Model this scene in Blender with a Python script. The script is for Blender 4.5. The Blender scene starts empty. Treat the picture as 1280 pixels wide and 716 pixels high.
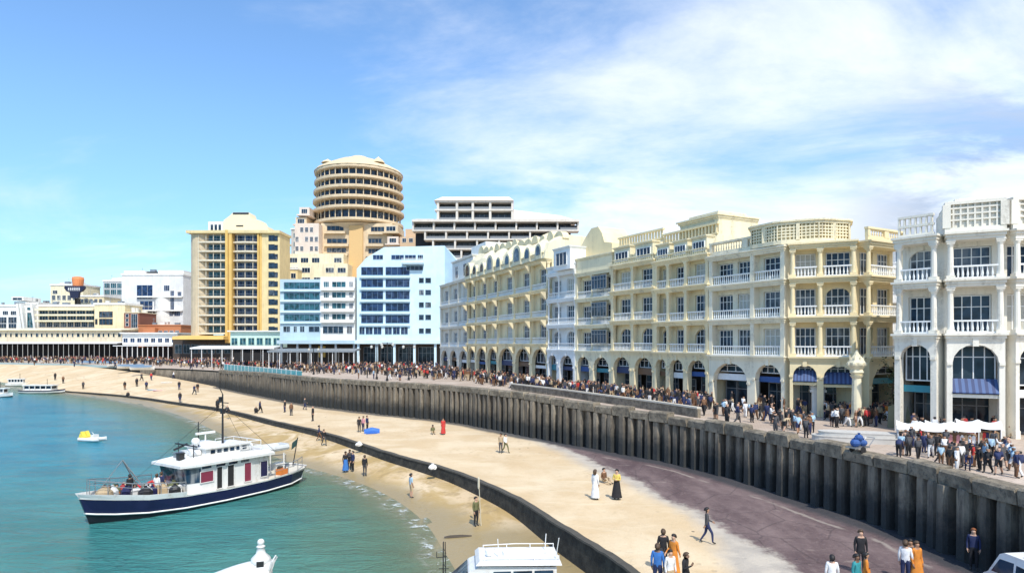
import bpy, math, random
import numpy as np
from mathutils import Vector, Matrix
R = math.radians
rnd = random.Random(7)
sc = bpy.context.scene
COL = sc.collection
# ------------------------------------------------------------------ survey: turns a bearing and a ground height into metres
F, CX, HY, CH = 800.0, 640.0, 430.0, 5.9
def gp(px, py, z=0.0):
    Y = (CH - z) * F / (py - HY)
    return ((px - CX) / F * Y, Y)
def gx(px, Y): return (px - CX) / F * Y
def gz(py, Y): return CH - (py - HY) / F * Y
# ------------------------------------------------------------------ materials
def newmat(name):
    m = bpy.data.materials.new(name); m.use_nodes = True
    nt = m.node_tree
    return m, nt, nt.nodes['Principled BSDF']
def N(nt, t, **kw):
    n = nt.nodes.new(t)
    for k, v in kw.items(): setattr(n, k, v)
    return n
def mathn(nt, op, a, b=None, clamp=False):
    n = N(nt, 'ShaderNodeMath', operation=op); n.use_clamp = clamp
    for i, v in enumerate((a, b)):
        if v is None: continue
        if isinstance(v, (int, float)): n.inputs[i].default_value = v
        else: nt.links.new(v, n.inputs[i])
    return n.outputs[0]
def mixc(nt, fac, a, b, mode='MIX'):
    n = N(nt, 'ShaderNodeMix', data_type='RGBA', blend_type=mode)
    for idx, v in ((0, fac), (6, a), (7, b)):
        if isinstance(v, (int, float)): n.inputs[idx].default_value = v
        elif isinstance(v, tuple): n.inputs[idx].default_value = (*v[:3], 1)
        else: nt.links.new(v, n.inputs[idx])
    return n.outputs[2]
def ramp(nt, inp, lo, hi, smooth=True):
    n = N(nt, 'ShaderNodeMapRange'); n.interpolation_type = 'SMOOTHSTEP' if smooth else 'LINEAR'
    n.inputs[1].default_value = lo; n.inputs[2].default_value = hi
    nt.links.new(inp, n.inputs[0]); return n.outputs[0]
def noise(nt, scale, detail=4, vec=None, rough=.55, dist=0.0):
    n = N(nt, 'ShaderNodeTexNoise'); n.inputs['Scale'].default_value = scale
    n.inputs['Detail'].default_value = detail; n.inputs['Roughness'].default_value = rough
    n.inputs['Distortion'].default_value = dist
    if vec is not None: nt.links.new(vec, n.inputs['Vector'])
    return n.outputs[0]
def wpos(nt, sx=1, sy=1, sz=1):
    g = N(nt, 'ShaderNodeNewGeometry')
    if (sx, sy, sz) == (1, 1, 1): return g.outputs['Position']
    mp = N(nt, 'ShaderNodeMapping'); mp.inputs['Scale'].default_value = (sx, sy, sz)
    nt.links.new(g.outputs['Position'], mp.inputs['Vector']); return mp.outputs[0]
def attr(nt, name):
    n = N(nt, 'ShaderNodeAttribute'); n.attribute_name = name; return n.outputs['Fac']
def bump(nt, b, h, strength=.3, dist=.05):
    n = N(nt, 'ShaderNodeBump'); n.inputs['Strength'].default_value = strength
    n.inputs['Distance'].default_value = dist; nt.links.new(h, n.inputs['Height'])
    nt.links.new(n.outputs[0], b.inputs['Normal'])
MC = {}
def plain(name, col, rough=.6, metal=0.0, var=.12, scale=3.0):
    if name in MC: return MC[name]
    m, nt, b = newmat(name)
    n = noise(nt, scale, 3, wpos(nt))
    c = mixc(nt, n, tuple(x * (1 - var) for x in col), tuple(min(1, x * (1 + var)) for x in col))
    nt.links.new(c, b.inputs['Base Color']); b.inputs['Roughness'].default_value = rough
    b.inputs['Metallic'].default_value = metal
    MC[name] = m; return m
def stucco(name, col, stain=(.30, .26, .2), amt=.35, rough=.85):
    """painted render: mottled, with rain streaks running down and patches of newer paint"""
    if name in MC: return MC[name]
    m, nt, b = newmat(name)
    p = wpos(nt)
    big = ramp(nt, noise(nt, .35, 3, p), .35, .7)
    c = mixc(nt, big, tuple(x * .93 for x in col), tuple(min(1, x * 1.05) for x in col))
    st = noise(nt, 1.0, 5, wpos(nt, 1.6, 1.6, .16), .65)
    fine = noise(nt, 5.0, 4, p, .7)
    k = mathn(nt, 'MULTIPLY', ramp(nt, st, .46, .7), ramp(nt, fine, .35, .65))
    k = mathn(nt, 'MULTIPLY', k, amt)
    c = mixc(nt, k, c, stain)
    nt.links.new(c, b.inputs['Base Color']); b.inputs['Roughness'].default_value = rough
    bump(nt, b, noise(nt, 14, 4, p), .25, .03)
    MC[name] = m; return m
def glass(name, col, rough=.06, var=True):
    if name in MC: return MC[name]
    m, nt, b = newmat(name)
    oi = N(nt, 'ShaderNodeObjectInfo')
    r = oi.outputs['Random']
    # drawn curtains and blinds behind some of the panes
    cur = mathn(nt, 'MULTIPLY', ramp(nt, r, .62, .95, False), .55 if var else .1)
    p = noise(nt, 1.3, 2, wpos(nt, 2.5, 2.5, .3))
    cur = mathn(nt, 'MULTIPLY', cur, ramp(nt, p, .35, .6))
    c = mixc(nt, cur, col, (.42, .43, .42))
    c2 = mixc(nt, ramp(nt, noise(nt, .9, 2, wpos(nt)), .4, .65), c, tuple(x * .35 for x in col))
    nt.links.new(c2, b.inputs['Base Color']); b.inputs['Roughness'].default_value = rough
    b.inputs['IOR'].default_value = 1.5; b.inputs['Specular IOR Level'].default_value = .3
    bump(nt, b, noise(nt, .8, 2, wpos(nt)), .12, .05)
    MC[name] = m; return m
# ------------------------------------------------------------------ mesh builder
class MB:
    def __init__(s): s.v = []; s.f = []; s.m = []; s.mi = 0
    def poly(s, pts):
        n = len(s.v); s.v += [tuple(p) for p in pts]; s.f.append(tuple(range(n, n + len(pts)))); s.m.append(s.mi)
    def box(s, x0, x1, y0, y1, z0, z1, skip=''):
        n = len(s.v)
        s.v += [(x0,y0,z0),(x1,y0,z0),(x1,y1,z0),(x0,y1,z0),(x0,y0,z1),(x1,y0,z1),(x1,y1,z1),(x0,y1,z1)]
        for k, q in (('b',(3,2,1,0)),('t',(4,5,6,7)),('f',(0,1,5,4)),('r',(1,2,6,5)),('k',(2,3,7,6)),('l',(3,0,4,7))):
            if k not in skip: s.f.append(tuple(n + i for i in q)); s.m.append(s.mi)
    def prism(s, pts, z0, z1, top=True, bot=True):
        n = len(s.v); k = len(pts)
        s.v += [(x, y, z0) for x, y in pts] + [(x, y, z1) for x, y in pts]
        for i in range(k):
            j = (i + 1) % k; s.f.append((n+i, n+j, n+k+j, n+k+i)); s.m.append(s.mi)
        if top: s.f.append(tuple(range(n+k, n+2*k))); s.m.append(s.mi)
        if bot: s.f.append(tuple(range(n+k-1, n-1, -1))); s.m.append(s.mi)
    def loft(s, rings, closed=True, cap0=True, cap1=True):
        n = len(s.v); k = len(rings[0])
        for r in rings: s.v += [tuple(p) for p in r]
        for a in range(len(rings) - 1):
            for i in range(k if closed else k - 1):
                j = (i + 1) % k
                s.f.append((n+a*k+i, n+a*k+j, n+(a+1)*k+j, n+(a+1)*k+i)); s.m.append(s.mi)
        if cap0: s.f.append(tuple(n + i for i in range(k - 1, -1, -1))); s.m.append(s.mi)
        if cap1: s.f.append(tuple(n + (len(rings)-1)*k + i for i in range(k))); s.m.append(s.mi)
    def lathe(s, prof, c=(0, 0), n=12, ph=0.0):
        s.loft([[(c[0] + r*math.cos(ph+2*math.pi*i/n), c[1] + r*math.sin(ph+2*math.pi*i/n), z) for i in range(n)] for r, z in prof])
    def tube(s, p, q, r, n=6, r2=None):
        p = Vector(p); q = Vector(q); d = (q - p)
        if d.length < 1e-6: return
        d.normalize(); u = d.orthogonal().normalized(); w = d.cross(u)
        r2 = r if r2 is None else r2
        s.loft([[p + (u*math.cos(2*math.pi*i/n) + w*math.sin(2*math.pi*i/n))*r for i in range(n)],
                [q + (u*math.cos(2*math.pi*i/n) + w*math.sin(2*math.pi*i/n))*r2 for i in range(n)]])
    def path(s, pts, r, n=5):
        for a, b in zip(pts[:-1], pts[1:]): s.tube(a, b, r, n)
    def ball(s, c, r, n=10, m=6, sz=1.0):
        rings = []
        for j in range(1, m):
            t = math.pi*j/m
            rings.append([(c[0]+r*math.sin(t)*math.cos(2*math.pi*i/n), c[1]+r*math.sin(t)*math.sin(2*math.pi*i/n), c[2]-r*sz*math.cos(t)) for i in range(n)])
        s.loft(rings)
    def mesh(s, name, mats, smooth=False):
        me = bpy.data.meshes.new(name); me.from_pydata(s.v, [], s.f)
        for m in (mats if isinstance(mats, (list, tuple)) else [mats]): me.materials.append(m)
        if any(s.m): me.polygons.foreach_set('material_index', s.m)
        if smooth: me.polygons.foreach_set('use_smooth', [True]*len(s.f))
        me.update(); return me
    def build(s, name, mats, parent=None, M=None, smooth=False):
        return link(name, s.mesh(name, mats, smooth), parent, M)
def link(name, data, parent=None, M=None):
    o = bpy.data.objects.new(name, data); COL.objects.link(o)
    if parent is not None: o.parent = parent
    if M is not None: o.matrix_basis = M
    return o
def tag(o, label=None, cat=None, group=None, kind=None):
    if label: o['label'] = label
    if cat: o['category'] = cat
    if group: o['group'] = group
    if kind: o['kind'] = kind
    return o
def thing(name, label, cat, loc=(0, 0, 0), rz=0.0, group=None):
    o = bpy.data.objects.new(name, None); COL.objects.link(o)
    o.empty_display_size = .3
    o.location = loc; o.rotation_euler = (0, 0, rz)
    return tag(o, label, cat, group)
def copy_tree(o, parent=None):
    c = o.copy(); COL.objects.link(c)
    if parent is not None: c.parent = parent
    for ch in [x for x in KIDS.get(o.name, [])]: copy_tree(ch, c)
    return c
KIDS = {}
def fix_normals():
    import bmesh
    for me in bpy.data.meshes:
        if len(me.polygons) and not me.get('keep'):
            bm = bmesh.new(); bm.from_mesh(me)
            bmesh.ops.recalc_face_normals(bm, faces=bm.faces); bm.to_mesh(me); bm.free()
# ------------------------------------------------------------------ palette
WHITE = stucco('white_render', (.78, .77, .73), amt=.25)
BALW = plain('white_painted_rail', (.80, .80, .78), .5)
CREAM = stucco('cream_render', (.80, .685, .44), amt=.7)
CREAM2 = stucco('pale_cream_render', (.80, .715, .50), amt=.65)
YELLOW = stucco('warm_yellow_render', (.80, .67, .41), amt=.3)
PALEBL = stucco('pale_blue_render', (.45, .58, .65), (.3, .38, .42), .25)
PALEBL2 = stucco('light_sky_render', (.60, .77, .86), (.3, .38, .42), .2)
TAN = stucco('tan_render', (.68, .54, .36), amt=.45)
GOLD = stucco('golden_render', (.70, .46, .14), amt=.35)
LEMON = stucco('lemon_render', (.74, .60, .32), amt=.45)
GREYB = stucco('grey_beige_render', (.50, .46, .40), amt=.4)
BEIGE = stucco('beige_render', (.66, .56, .42), amt=.4)
ROSY = stucco('rosy_render', (.74, .62, .52), amt=.3)
BRICK = plain('orange_brick', (.46, .17, .07), .8)
MINT = stucco('mint_render', (.55, .72, .62), amt=.2)
DARK = plain('dark_interior', (.018, .018, .022), .8)
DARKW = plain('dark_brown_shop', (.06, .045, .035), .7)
GLASS = glass('window_glass', (.022, .05, .09))
CURT = plain('drawn_curtain', (.46,.44,.38), .5, var=.25, scale=5)
GLASSB = glass('blue_window_glass', (.02, .05, .13), var=False)
GLASST = glass('teal_window_glass', (.03, .12, .16), var=False)
CONC = None
BLUE = plain('blue_awning', (.03, .09, .28), .6)
STEEL = plain('grey_steel', (.32, .33, .34), .4, .6)
BLACKM = plain('black_metal', (.02, .02, .022), .5)
WMETAL = plain('white_metal', (.78, .78, .77), .4)
# ------------------------------------------------------------------ windows, balusters, columns (mesh data shared between repeats)
CACHE = {}
def window(parent, M, x, y, z, w, h, nv=1, nh=1, fm=None, pm=None, name='window', fr=.07):
    fm = fm or BALW; pm = pm or GLASS
    key = ('w', round(w, 2), round(h, 2), nv, nh, fm.name, pm.name, fr)
    if key not in CACHE:
        a = MB(); t = fr; d0, d1 = -.05, .05
        a.box(0, t, d0, d1, 0, h); a.box(w-t, w, d0, d1, 0, h); a.box(t, w-t, d0, d1, 0, t); a.box(t, w-t, d0, d1, h-t, h)
        for i in range(1, nv+1):
            c = w*i/(nv+1); a.box(c-t*.4, c+t*.4, d0+.01, d1-.01, t, h-t)
        for i in range(1, nh+1):
            c = h*(i/(nh+1))**.55; a.box(t, w-t, d0+.015, d1-.015, c-t*.35, c+t*.35)
        g = MB(); g.box(t*.5, w-t*.5, .0, .012, t*.5, h-t*.5)
        CACHE[key] = (a.mesh(name, fm), g.mesh('pane', pm))
    o = link(name, CACHE[key][0], parent, (M or Matrix()) @ Matrix.Translation((x, y, z)))
    link('pane', CACHE[key][1], o)
    return o
def baluster_mesh(L, h, mat, gap=.24, solid=False):
    key = ('b', round(L, 2), round(h, 2), mat.name, gap)
    if key not in CACHE:
        a = MB(); a.box(0, L, -.09, .09, h-.1, h); a.box(0, L, -.08, .08, 0, .1)
        n = max(2, int(L/gap))
        for i in range(n):
            c = (i+.5)*L/n; t = min(.055, gap*.24)
            a.lathe([(t*.7, .1), (t*1.25, .1+(h-.2)*.3), (t*.6, .1+(h-.2)*.7), (t*.8, h-.1)], (c, 0), 5)
        CACHE[key] = a.mesh('balustrade', mat)
    return CACHE[key]
def balustrade(parent, M, x0, x1, y, z, h=.85, mat=None, gap=.24):
    return link('balustrade', baluster_mesh(x1-x0, h, mat or BALW, gap), parent, M @ Matrix.Translation((x0, y, z)))
def column(parent, M, x, y, z, h, r, mat, square=False):
    key = ('c', round(h, 2), round(r, 2), mat.name, square)
    if key not in CACHE:
        a = MB()
        a.box(-r*1.35, r*1.35, -r*1.35, r*1.35, 0, .22)
        if square:
            a.box(-r, r, -r, r, .22, h-.24)
        else:
            a.lathe([(r*1.15, .22), (r*1.02, .4), (r, h*.45), (r*.86, h-.42), (r*1.05, h-.36), (r*1.25, h-.24)], n=10)
        a.box(-r*1.25, r*1.25, -r*1.25, r*1.25, h-.24, h-.12); a.box(-r*1.42, r*1.42, -r*1.42, r*1.42, h-.12, h)
        CACHE[key] = a.mesh('column', mat)
    return link('column', CACHE[key], parent, M @ Matrix.Translation((x, y, z)))
def arch_pts(x0, x1, zs, z1, n=9, pointed=.0):
    c = (x0+x1)/2; a = (x1-x0)/2; out = []
    for i in range(n):
        t = math.pi*(1 - i/(n-1)); ct, st = math.cos(t), math.sin(t)
        out.append((c + a*ct, zs + (z1-zs)*(abs(st)**(1-pointed*.35) if st > 1e-6 else 0)))
    return out
def panel(mb, x0, x1, z0, z1, ops, y=0.0, t=.25, side=True):
    """a wall face with real openings; ops = (x0, x1, z0, z1, rise)  rise>0 makes an arched head"""
    xs = sorted({x0, x1, *[o[0] for o in ops], *[o[1] for o in ops]}); zs = sorted({z0, z1, *[o[2] for o in ops], *[o[3] for o in ops]})
    for a, b in zip(xs[:-1], xs[1:]):
        for c, d in zip(zs[:-1], zs[1:]):
            mx, mz = (a+b)/2, (c+d)/2
            if any(o[0] < mx < o[1] and o[2] < mz < o[3] for o in ops): continue
            mb.poly([(a, y, c), (b, y, c), (b, y, d), (a, y, d)])
    for o in ops:
        ox0, ox1, oz0, oz1, rise = o[:5]
        if rise > 0:
            pts = arch_pts(ox0, ox1, oz1-rise, oz1)
            mid = len(pts)//2
            for i in range(len(pts)-1):
                p, q = pts[i], pts[i+1]
                mb.poly([(p[0], y, p[1]), (q[0], y, q[1]), (q[0], y, oz1), (p[0], y, oz1)]) if min(oz1-p[1], oz1-q[1]) > 1e-4 else mb.poly([(p[0], y, p[1]), (q[0], y, q[1]), (p[0] if p[1] < q[1] else q[0], y, oz1)])
            out = [(ox0, oz0)] + pts + [(ox1, oz0)]
        else:
            out = [(ox0, oz0), (ox0, oz1), (ox1, oz1), (ox1, oz0)]
        for p, q in zip(out[:-1], out[1:]):
            mb.poly([(p[0], y, p[1]), (q[0], y, q[1]), (q[0], y+t, q[1]), (p[0], y+t, p[1])])
        if oz0 > z0 + 1e-4:
            mb.poly([(ox0, y, oz0), (ox1, y, oz0), (ox1, y+t, oz0), (ox0, y+t, oz0)])
def shell(mb, L, D, z0, z1, y0=0.0, front=False):
    mb.box(0, L, y0, y0+D, z0, z1, skip='b' if front else 'bf')
def moulding(mb, x0, x1, yf, yb, z, hs=(.16, .2, .14), outs=(.0, .12, .28)):
    """stacked courses whose top is at z"""
    zz = z - sum(hs)
    for h, o in zip(hs, outs):
        mb.box(x0 - o*.6, x1 + o*.6, yf - o, yb, zz, zz+h); zz += h
# ================================================================== THE SETTING: beach, sea, promenade
OUT = [(-300,466,-5.1),(-100,472,-5.1),(0,478,-5.1),(40,485,-5.0),(83,489,-4.75),(160,495,-4.6),(225,504,-4.35),(275,511,-4.1),(334,525,-3.85),(400,540,-3.7),
       (482,566,-3.6),(560,588,-3.6),(633,618,-3.6),(692,654,-3.6),(774,706,-3.6),(840,760,-3.6),(930,850,-3.6),(1050,1000,-3.6)]
INN = [(-600,450,-.5),(-150,453,-.5),(0,455,-.5),(50,456,-.5),(100,457,-.5),(175,466,-1.3),(225,474,-2.5),(275,484,-3.6),(390,506,-3.6),(470,516,-3.6),
       (560,526,-3.6),(642,541,-3.6),(760,563,-3.6),(860,582,-3.6),(959,610,-3.6),(1058,641,-3.6),(1157,674,-3.6),(1206,697,-3.6)]
WAT = [(-300,470),(-100,476),(0,482),(40,488),(83,492),(150,501),(205,513),(240,525),(290,548),(355,575),(440,600),(490,622),(530,652),(556,690),(585,740),(620,800),(660,900),(700,1000)]
SEA_Z = -5.0
def w3(l): return [Vector((*gp(a, b, c), c)) for a, b, c in l]
outer = w3(OUT) + [Vector((6.8,3,-3.6)), Vector((6.8,-15,-3.6)), Vector((6.8,-60,-3.6))]
inner = w3(INN) + [Vector((20.7,24.6,-3.6)), Vector((20.6,10,-3.6)), Vector((20.6,-60,-3.6))]
water = w3([(a, b, SEA_Z) for a, b in WAT]) + [Vector((1.5,3,SEA_Z)), Vector((1.2,-15,SEA_Z)), Vector((1.0,-60,SEA_Z))]
def crom(P, k, t):
    p0, p1, p2, p3 = P[max(k-1,0)], P[k], P[k+1], P[min(k+2,len(P)-1)]
    # centripetal-like damping so that long and short spans do not overshoot
    m1 = (p2-p0)*.5; m2 = (p3-p1)*.5; L = (p2-p1).length
    for m in (m1, m2):
        if m.length > L: m.length = L
    t2, t3 = t*t, t*t*t
    return p1*(2*t3-3*t2+1) + m1*(t3-2*t2+t) + p2*(-2*t3+3*t2) + m2*(t3-t2)
def curve(P, sub=10):
    out = []
    for k in range(len(P)-1):
        for i in range(sub): out.append(crom(P, k, i/sub))
    out.append(P[-1].copy()); return out
oc, ic, wc = curve(outer), curve(inner), curve(water)
def dist_poly(pts, line):
    """signed distance of 2-D points to a polyline (positive on its right-hand side) and unsigned"""
    P = np.asarray(pts, float); best = np.full(len(P), 1e9); sgn = np.ones(len(P))
    for a, b in zip(line[:-1], line[1:]):
        a = np.array(a[:2]); b = np.array(b[:2]); d = b-a; L = (d*d).sum()
        t = np.clip(((P-a)@d)/max(L,1e-9), 0, 1); q = a + t[:,None]*d
        dd = np.linalg.norm(P-q, axis=1); c = d[0]*(P[:,1]-a[1]) - d[1]*(P[:,0]-a[0])
        k = dd < best - 1e-9; best[k] = dd[k]; sgn[k] = np.where(c[k] < 0, 1, -1)
    return best*sgn
def grid_obj(name, rows, mat, attrs=None, kind='structure', smooth=True):
    nr, ncol = len(rows), len(rows[0])
    v = [tuple(p) for r in rows for p in r]
    f = [(i*ncol+j, i*ncol+j+1, (i+1)*ncol+j+1, (i+1)*ncol+j) for i in range(nr-1) for j in range(ncol-1)]
    me = bpy.data.meshes.new(name); me.from_pydata(v, [], f); me.materials.append(mat)
    if smooth: me.polygons.foreach_set('use_smooth', [True]*len(f))
    for k, vals in (attrs or {}).items():
        a = me.attributes.new(k, 'FLOAT', 'POINT'); a.data.foreach_set('value', np.asarray(vals, np.float32))
    o = link(name, me); o['kind'] = kind
    return o, v
# --- materials of the ground
def sand_colours(nt, p):
    n1 = noise(nt, .22, 5, p, .6, .4); n2 = noise(nt, 2.2, 5, p, .65)
    c = mixc(nt, ramp(nt, n1, .35, .7), (.575, .425, .25), (.675, .54, .36))
    c = mixc(nt, mathn(nt, 'MULTIPLY', ramp(nt, n2, .5, .75), .35), c, (.47, .36, .2))
    # trampled patches and tyre/rake lines running along the beach
    n3 = noise(nt, .5, 4, wpos(nt, .25, 1.2, 1), .6)
    c = mixc(nt, mathn(nt, 'MULTIPLY', ramp(nt, n3, .55, .72), .45), c, (.72, .62, .44))
    v = N(nt, 'ShaderNodeTexVoronoi'); v.inputs['Scale'].default_value = 1.6; nt.links.new(p, v.inputs['Vector'])
    dots = ramp(nt, v.outputs['Distance'], .3, .12)
    tr = mathn(nt, 'MULTIPLY', dots, ramp(nt, noise(nt, .12, 3, p), .42, .6))
    c = mixc(nt, mathn(nt, 'MULTIPLY', tr, .4), c, (.36, .26, .15))
    v2 = N(nt, 'ShaderNodeTexVoronoi'); v2.inputs['Scale'].default_value = .75; nt.links.new(p, v2.inputs['Vector'])
    c = mixc(nt, mathn(nt, 'MULTIPLY', ramp(nt, v2.outputs['Distance'], .085, .05), ramp(nt, noise(nt, .5, 3, p), .55, .6)), c, (.09, .07, .05))
    return c, mathn(nt, 'SUBTRACT', n2, mathn(nt, 'MULTIPLY', tr, .8))
m, nt, b = newmat('beach_sand_and_tarmac'); p = wpos(nt)
c, n2 = sand_colours(nt, p)
warp = mathn(nt, 'MULTIPLY', mathn(nt, 'SUBTRACT', noise(nt, .35, 6, wpos(nt, 1, .5, 1), .65), .5), 5.0)
warp2 = mathn(nt, 'MULTIPLY', mathn(nt, 'SUBTRACT', noise(nt, 1.1, 6, p, .7), .5), 2.4)
dS = mathn(nt, 'ADD', attr(nt, 'dsand'), mathn(nt, 'MULTIPLY', warp, .5)); dM = mathn(nt, 'ADD', mathn(nt, 'ADD', attr(nt, 'dtar'), mathn(nt, 'MULTIPLY', warp, .6)), warp2)
grey = mixc(nt, ramp(nt, noise(nt, .8, 4, p), .35, .65), (.50, .44, .36), (.40, .355, .30))
c = mixc(nt, ramp(nt, dS, -.7, 1.1), c, grey)
mau = mixc(nt, ramp(nt, noise(nt, .45, 6, wpos(nt, 1.4, .5, 1), .65), .3, .72), (.098, .062, .062), (.205, .145, .135))
wet = ramp(nt, noise(nt, .7, 5, wpos(nt, .5, 1.5, 1), .7), .6, .72)
vc = N(nt, 'ShaderNodeTexVoronoi'); vc.feature = 'DISTANCE_TO_EDGE'; vc.inputs['Scale'].default_value = .33; nt.links.new(p, vc.inputs['Vector'])
mau = mixc(nt, mathn(nt, 'MULTIPLY', ramp(nt, vc.outputs['Distance'], .02, .006), .5), mau, (.05, .035, .035))
mau = mixc(nt, mathn(nt, 'MULTIPLY', ramp(nt, noise(nt, 3.5, 5, p, .75), .5, .7), .5), mau, (.24, .18, .165))
mau = mixc(nt, mathn(nt, 'MULTIPLY', wet, .6), mau, (.33, .27, .23))
c = mixc(nt, ramp(nt, dM, -.5, .6), c, mau)
for off in (-17.2, -18.7, -24.6, -26.0):      # wheel tracks along the beach
    dw_ = mathn(nt, 'ADD', attr(nt, 'dwall'), mathn(nt, 'MULTIPLY', mathn(nt, 'SUBTRACT', noise(nt, .06, 2, p), .5), 9.0))
    tk = ramp(nt, mathn(nt, 'ABSOLUTE', mathn(nt, 'SUBTRACT', dw_, off)), .22, .08)
    c = mixc(nt, mathn(nt, 'MULTIPLY', mathn(nt, 'MULTIPLY', tk, .35), ramp(nt, noise(nt, .6, 3, p), .38, .55)), c, (.33, .25, .16))
# pale tide line; damp weed and the wall's shadow painted dark along its foot
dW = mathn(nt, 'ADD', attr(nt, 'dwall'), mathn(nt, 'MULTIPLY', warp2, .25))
line = mathn(nt, 'MULTIPLY', ramp(nt, dW, -2.75, -2.55), ramp(nt, dW, -2.3, -2.5))
line = mathn(nt, 'MULTIPLY', line, mathn(nt, 'MULTIPLY', ramp(nt, noise(nt, .25, 2, p), .42, .55), ramp(nt, dM, 0, 1)))
c = mixc(nt, mathn(nt, 'MULTIPLY', line, .6), c, (.42, .36, .30))
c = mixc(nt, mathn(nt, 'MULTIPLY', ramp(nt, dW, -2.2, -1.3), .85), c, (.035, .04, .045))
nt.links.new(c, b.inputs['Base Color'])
ro = mathn(nt, 'SUBTRACT', .92, mathn(nt, 'MULTIPLY', ramp(nt, dM, 0, 1), .2)); nt.links.new(ro, b.inputs['Roughness'])
bump(nt, b, mathn(nt, 'ADD', n2, noise(nt, 9, 4, p)), .5, .08)
BEACH = m
m, nt, b = newmat('wet_lower_sand'); p = wpos(nt)
c, n2 = sand_colours(nt, p)
pool = noise(nt, .3, 6, wpos(nt, 1, .7, 1), .62, .8)
c = mixc(nt, ramp(nt, pool, .42, .6), c, (.42, .29, .12))
c = mixc(nt, mathn(nt, 'MULTIPLY', ramp(nt, noise(nt, .9, 5, wpos(nt, 1, 1, 1), .7), .52, .66), .6), c, (.30, .21, .10))
z = N(nt, 'ShaderNodeSeparateXYZ'); nt.links.new(p, z.inputs[0])
hz = mathn(nt, 'ADD', z.outputs[2], mathn(nt, 'MULTIPLY', mathn(nt, 'SUBTRACT', pool, .5), .35))
wetk = ramp(nt, hz, -4.62, -4.95)
c = mixc(nt, wetk, c, (.33, .25, .125))
c = mixc(nt, ramp(nt, z.outputs[2], -5.2, -6.3), c, (.12, .24, .18))
nt.links.new(c, b.inputs['Base Color'])
nt.links.new(mathn(nt, 'SUBTRACT', .9, mathn(nt, 'MULTIPLY', wetk, .55)), b.inputs['Roughness'])
bump(nt, b, mathn(nt, 'ADD', n2, noise(nt, 5, 4, p)), .45, .07)
LOWSAND = m
m, nt, b = newmat('promenade_paving'); p = wpos(nt)
n1 = noise(nt, .25, 5, p, .6)
c = mixc(nt, ramp(nt, n1, .35, .7), (.46, .36, .28), (.58, .48, .39))
br = N(nt, 'ShaderNodeTexBrick'); br.inputs['Scale'].default_value = .8; br.inputs['Mortar Size'].default_value = .02
br.inputs['Color1'].default_value = (1, 1, 1, 1); br.inputs['Color2'].default_value = (.86, .85, .84, 1); br.inputs['Mortar'].default_value = (.6, .58, .55, 1)
nt.links.new(p, br.inputs['Vector'])
c = mixc(nt, .8, c, br.outputs[0], 'MULTIPLY')
c = mixc(nt, mathn(nt, 'MULTIPLY', ramp(nt, noise(nt, 1.7, 5, p, .7), .58, .75), .4), c, (.2, .16, .13))
nt.links.new(c, b.inputs['Base Color']); b.inputs['Roughness'].default_value = .85
PAVE = m
m, nt, b = newmat('sea_water')
p = wpos(nt)
dep = attr(nt, 'depth')
dn = mathn(nt, 'ADD', dep, mathn(nt, 'MULTIPLY', mathn(nt, 'SUBTRACT', noise(nt, .22, 5, p, .6), .5), mathn(nt, 'MINIMUM', mathn(nt, 'MULTIPLY', dep, 1.2), .7)))
swell = noise(nt, .09, 4, wpos(nt, 1, 1.8, 1), .6)
deep = mixc(nt, ramp(nt, swell, .35, .65), (.004, .175, .262), (.010, .252, .345))
ry = N(nt, 'ShaderNodeSeparateXYZ'); nt.links.new(p, ry.inputs[0])
near = ramp(nt, ry.outputs[1], 70, 30)
deep = mixc(nt, near, deep, mixc(nt, ramp(nt, swell, .35, .65), (.04, .185, .175), (.065, .25, .225)))
c = mixc(nt, ramp(nt, dn, .1, 1.1), (.10, .22, .15), deep)
fo = mathn(nt, 'MULTIPLY', ramp(nt, dn, .02, .05), ramp(nt, dn, .14, .07)); fo = mathn(nt, 'MULTIPLY', fo, ramp(nt, noise(nt, 1.3, 6, p, .75, .8), .5, .6))
f2 = mathn(nt, 'MULTIPLY', ramp(nt, noise(nt, 1.9, 7, wpos(nt, .6, 1.7, 1), .8, 1.0), .69, .74), ramp(nt, noise(nt, .11, 3, p), .5, .62))
fo = mathn(nt, 'MAXIMUM', fo, mathn(nt, 'MULTIPLY', f2, .55))
c = mixc(nt, mathn(nt, 'MULTIPLY', fo, .85), c, (.72, .75, .74))
nt.links.new(c, b.inputs['Base Color'])
al = mathn(nt, 'SUBTRACT', 1.0, mathn(nt, 'POWER', 2.718, mathn(nt, 'MULTIPLY', dn, -4.6)))
al = mathn(nt, 'ADD', mathn(nt, 'MULTIPLY', al, .82), mathn(nt, 'MULTIPLY', ramp(nt, dn, .0, .05), .16), True)
al = mathn(nt, 'MAXIMUM', al, mathn(nt, 'MULTIPLY', fo, .9))
nt.links.new(al, b.inputs['Alpha'])
b.inputs['Roughness'].default_value = .16; b.inputs['IOR'].default_value = 1.33
w1 = noise(nt, .55, 6, wpos(nt, .9, 1.6, 1), .68, 1.2); w2 = noise(nt, 3.2, 3, wpos(nt, .7, 1.5, 1), .6)
w3_ = noise(nt, .28, 3, wpos(nt, .6, 1.8, 1), .6, .5)
h = mathn(nt, 'ADD', mathn(nt, 'ADD', w1, mathn(nt, 'MULTIPLY', w3_, 1.6)), mathn(nt, 'MULTIPLY', w2, .4))
bump(nt, b, h, .75, .5)
SEA = m
m, nt, b = newmat('old_sea_wall_concrete'); p = wpos(nt)
z = N(nt, 'ShaderNodeSeparateXYZ'); nt.links.new(p, z.inputs[0])
c = mixc(nt, ramp(nt, noise(nt, .9, 5, wpos(nt, 1, 1, .35), .65), .3, .7), (.135, .108, .078), (.33, .28, .21))
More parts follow.
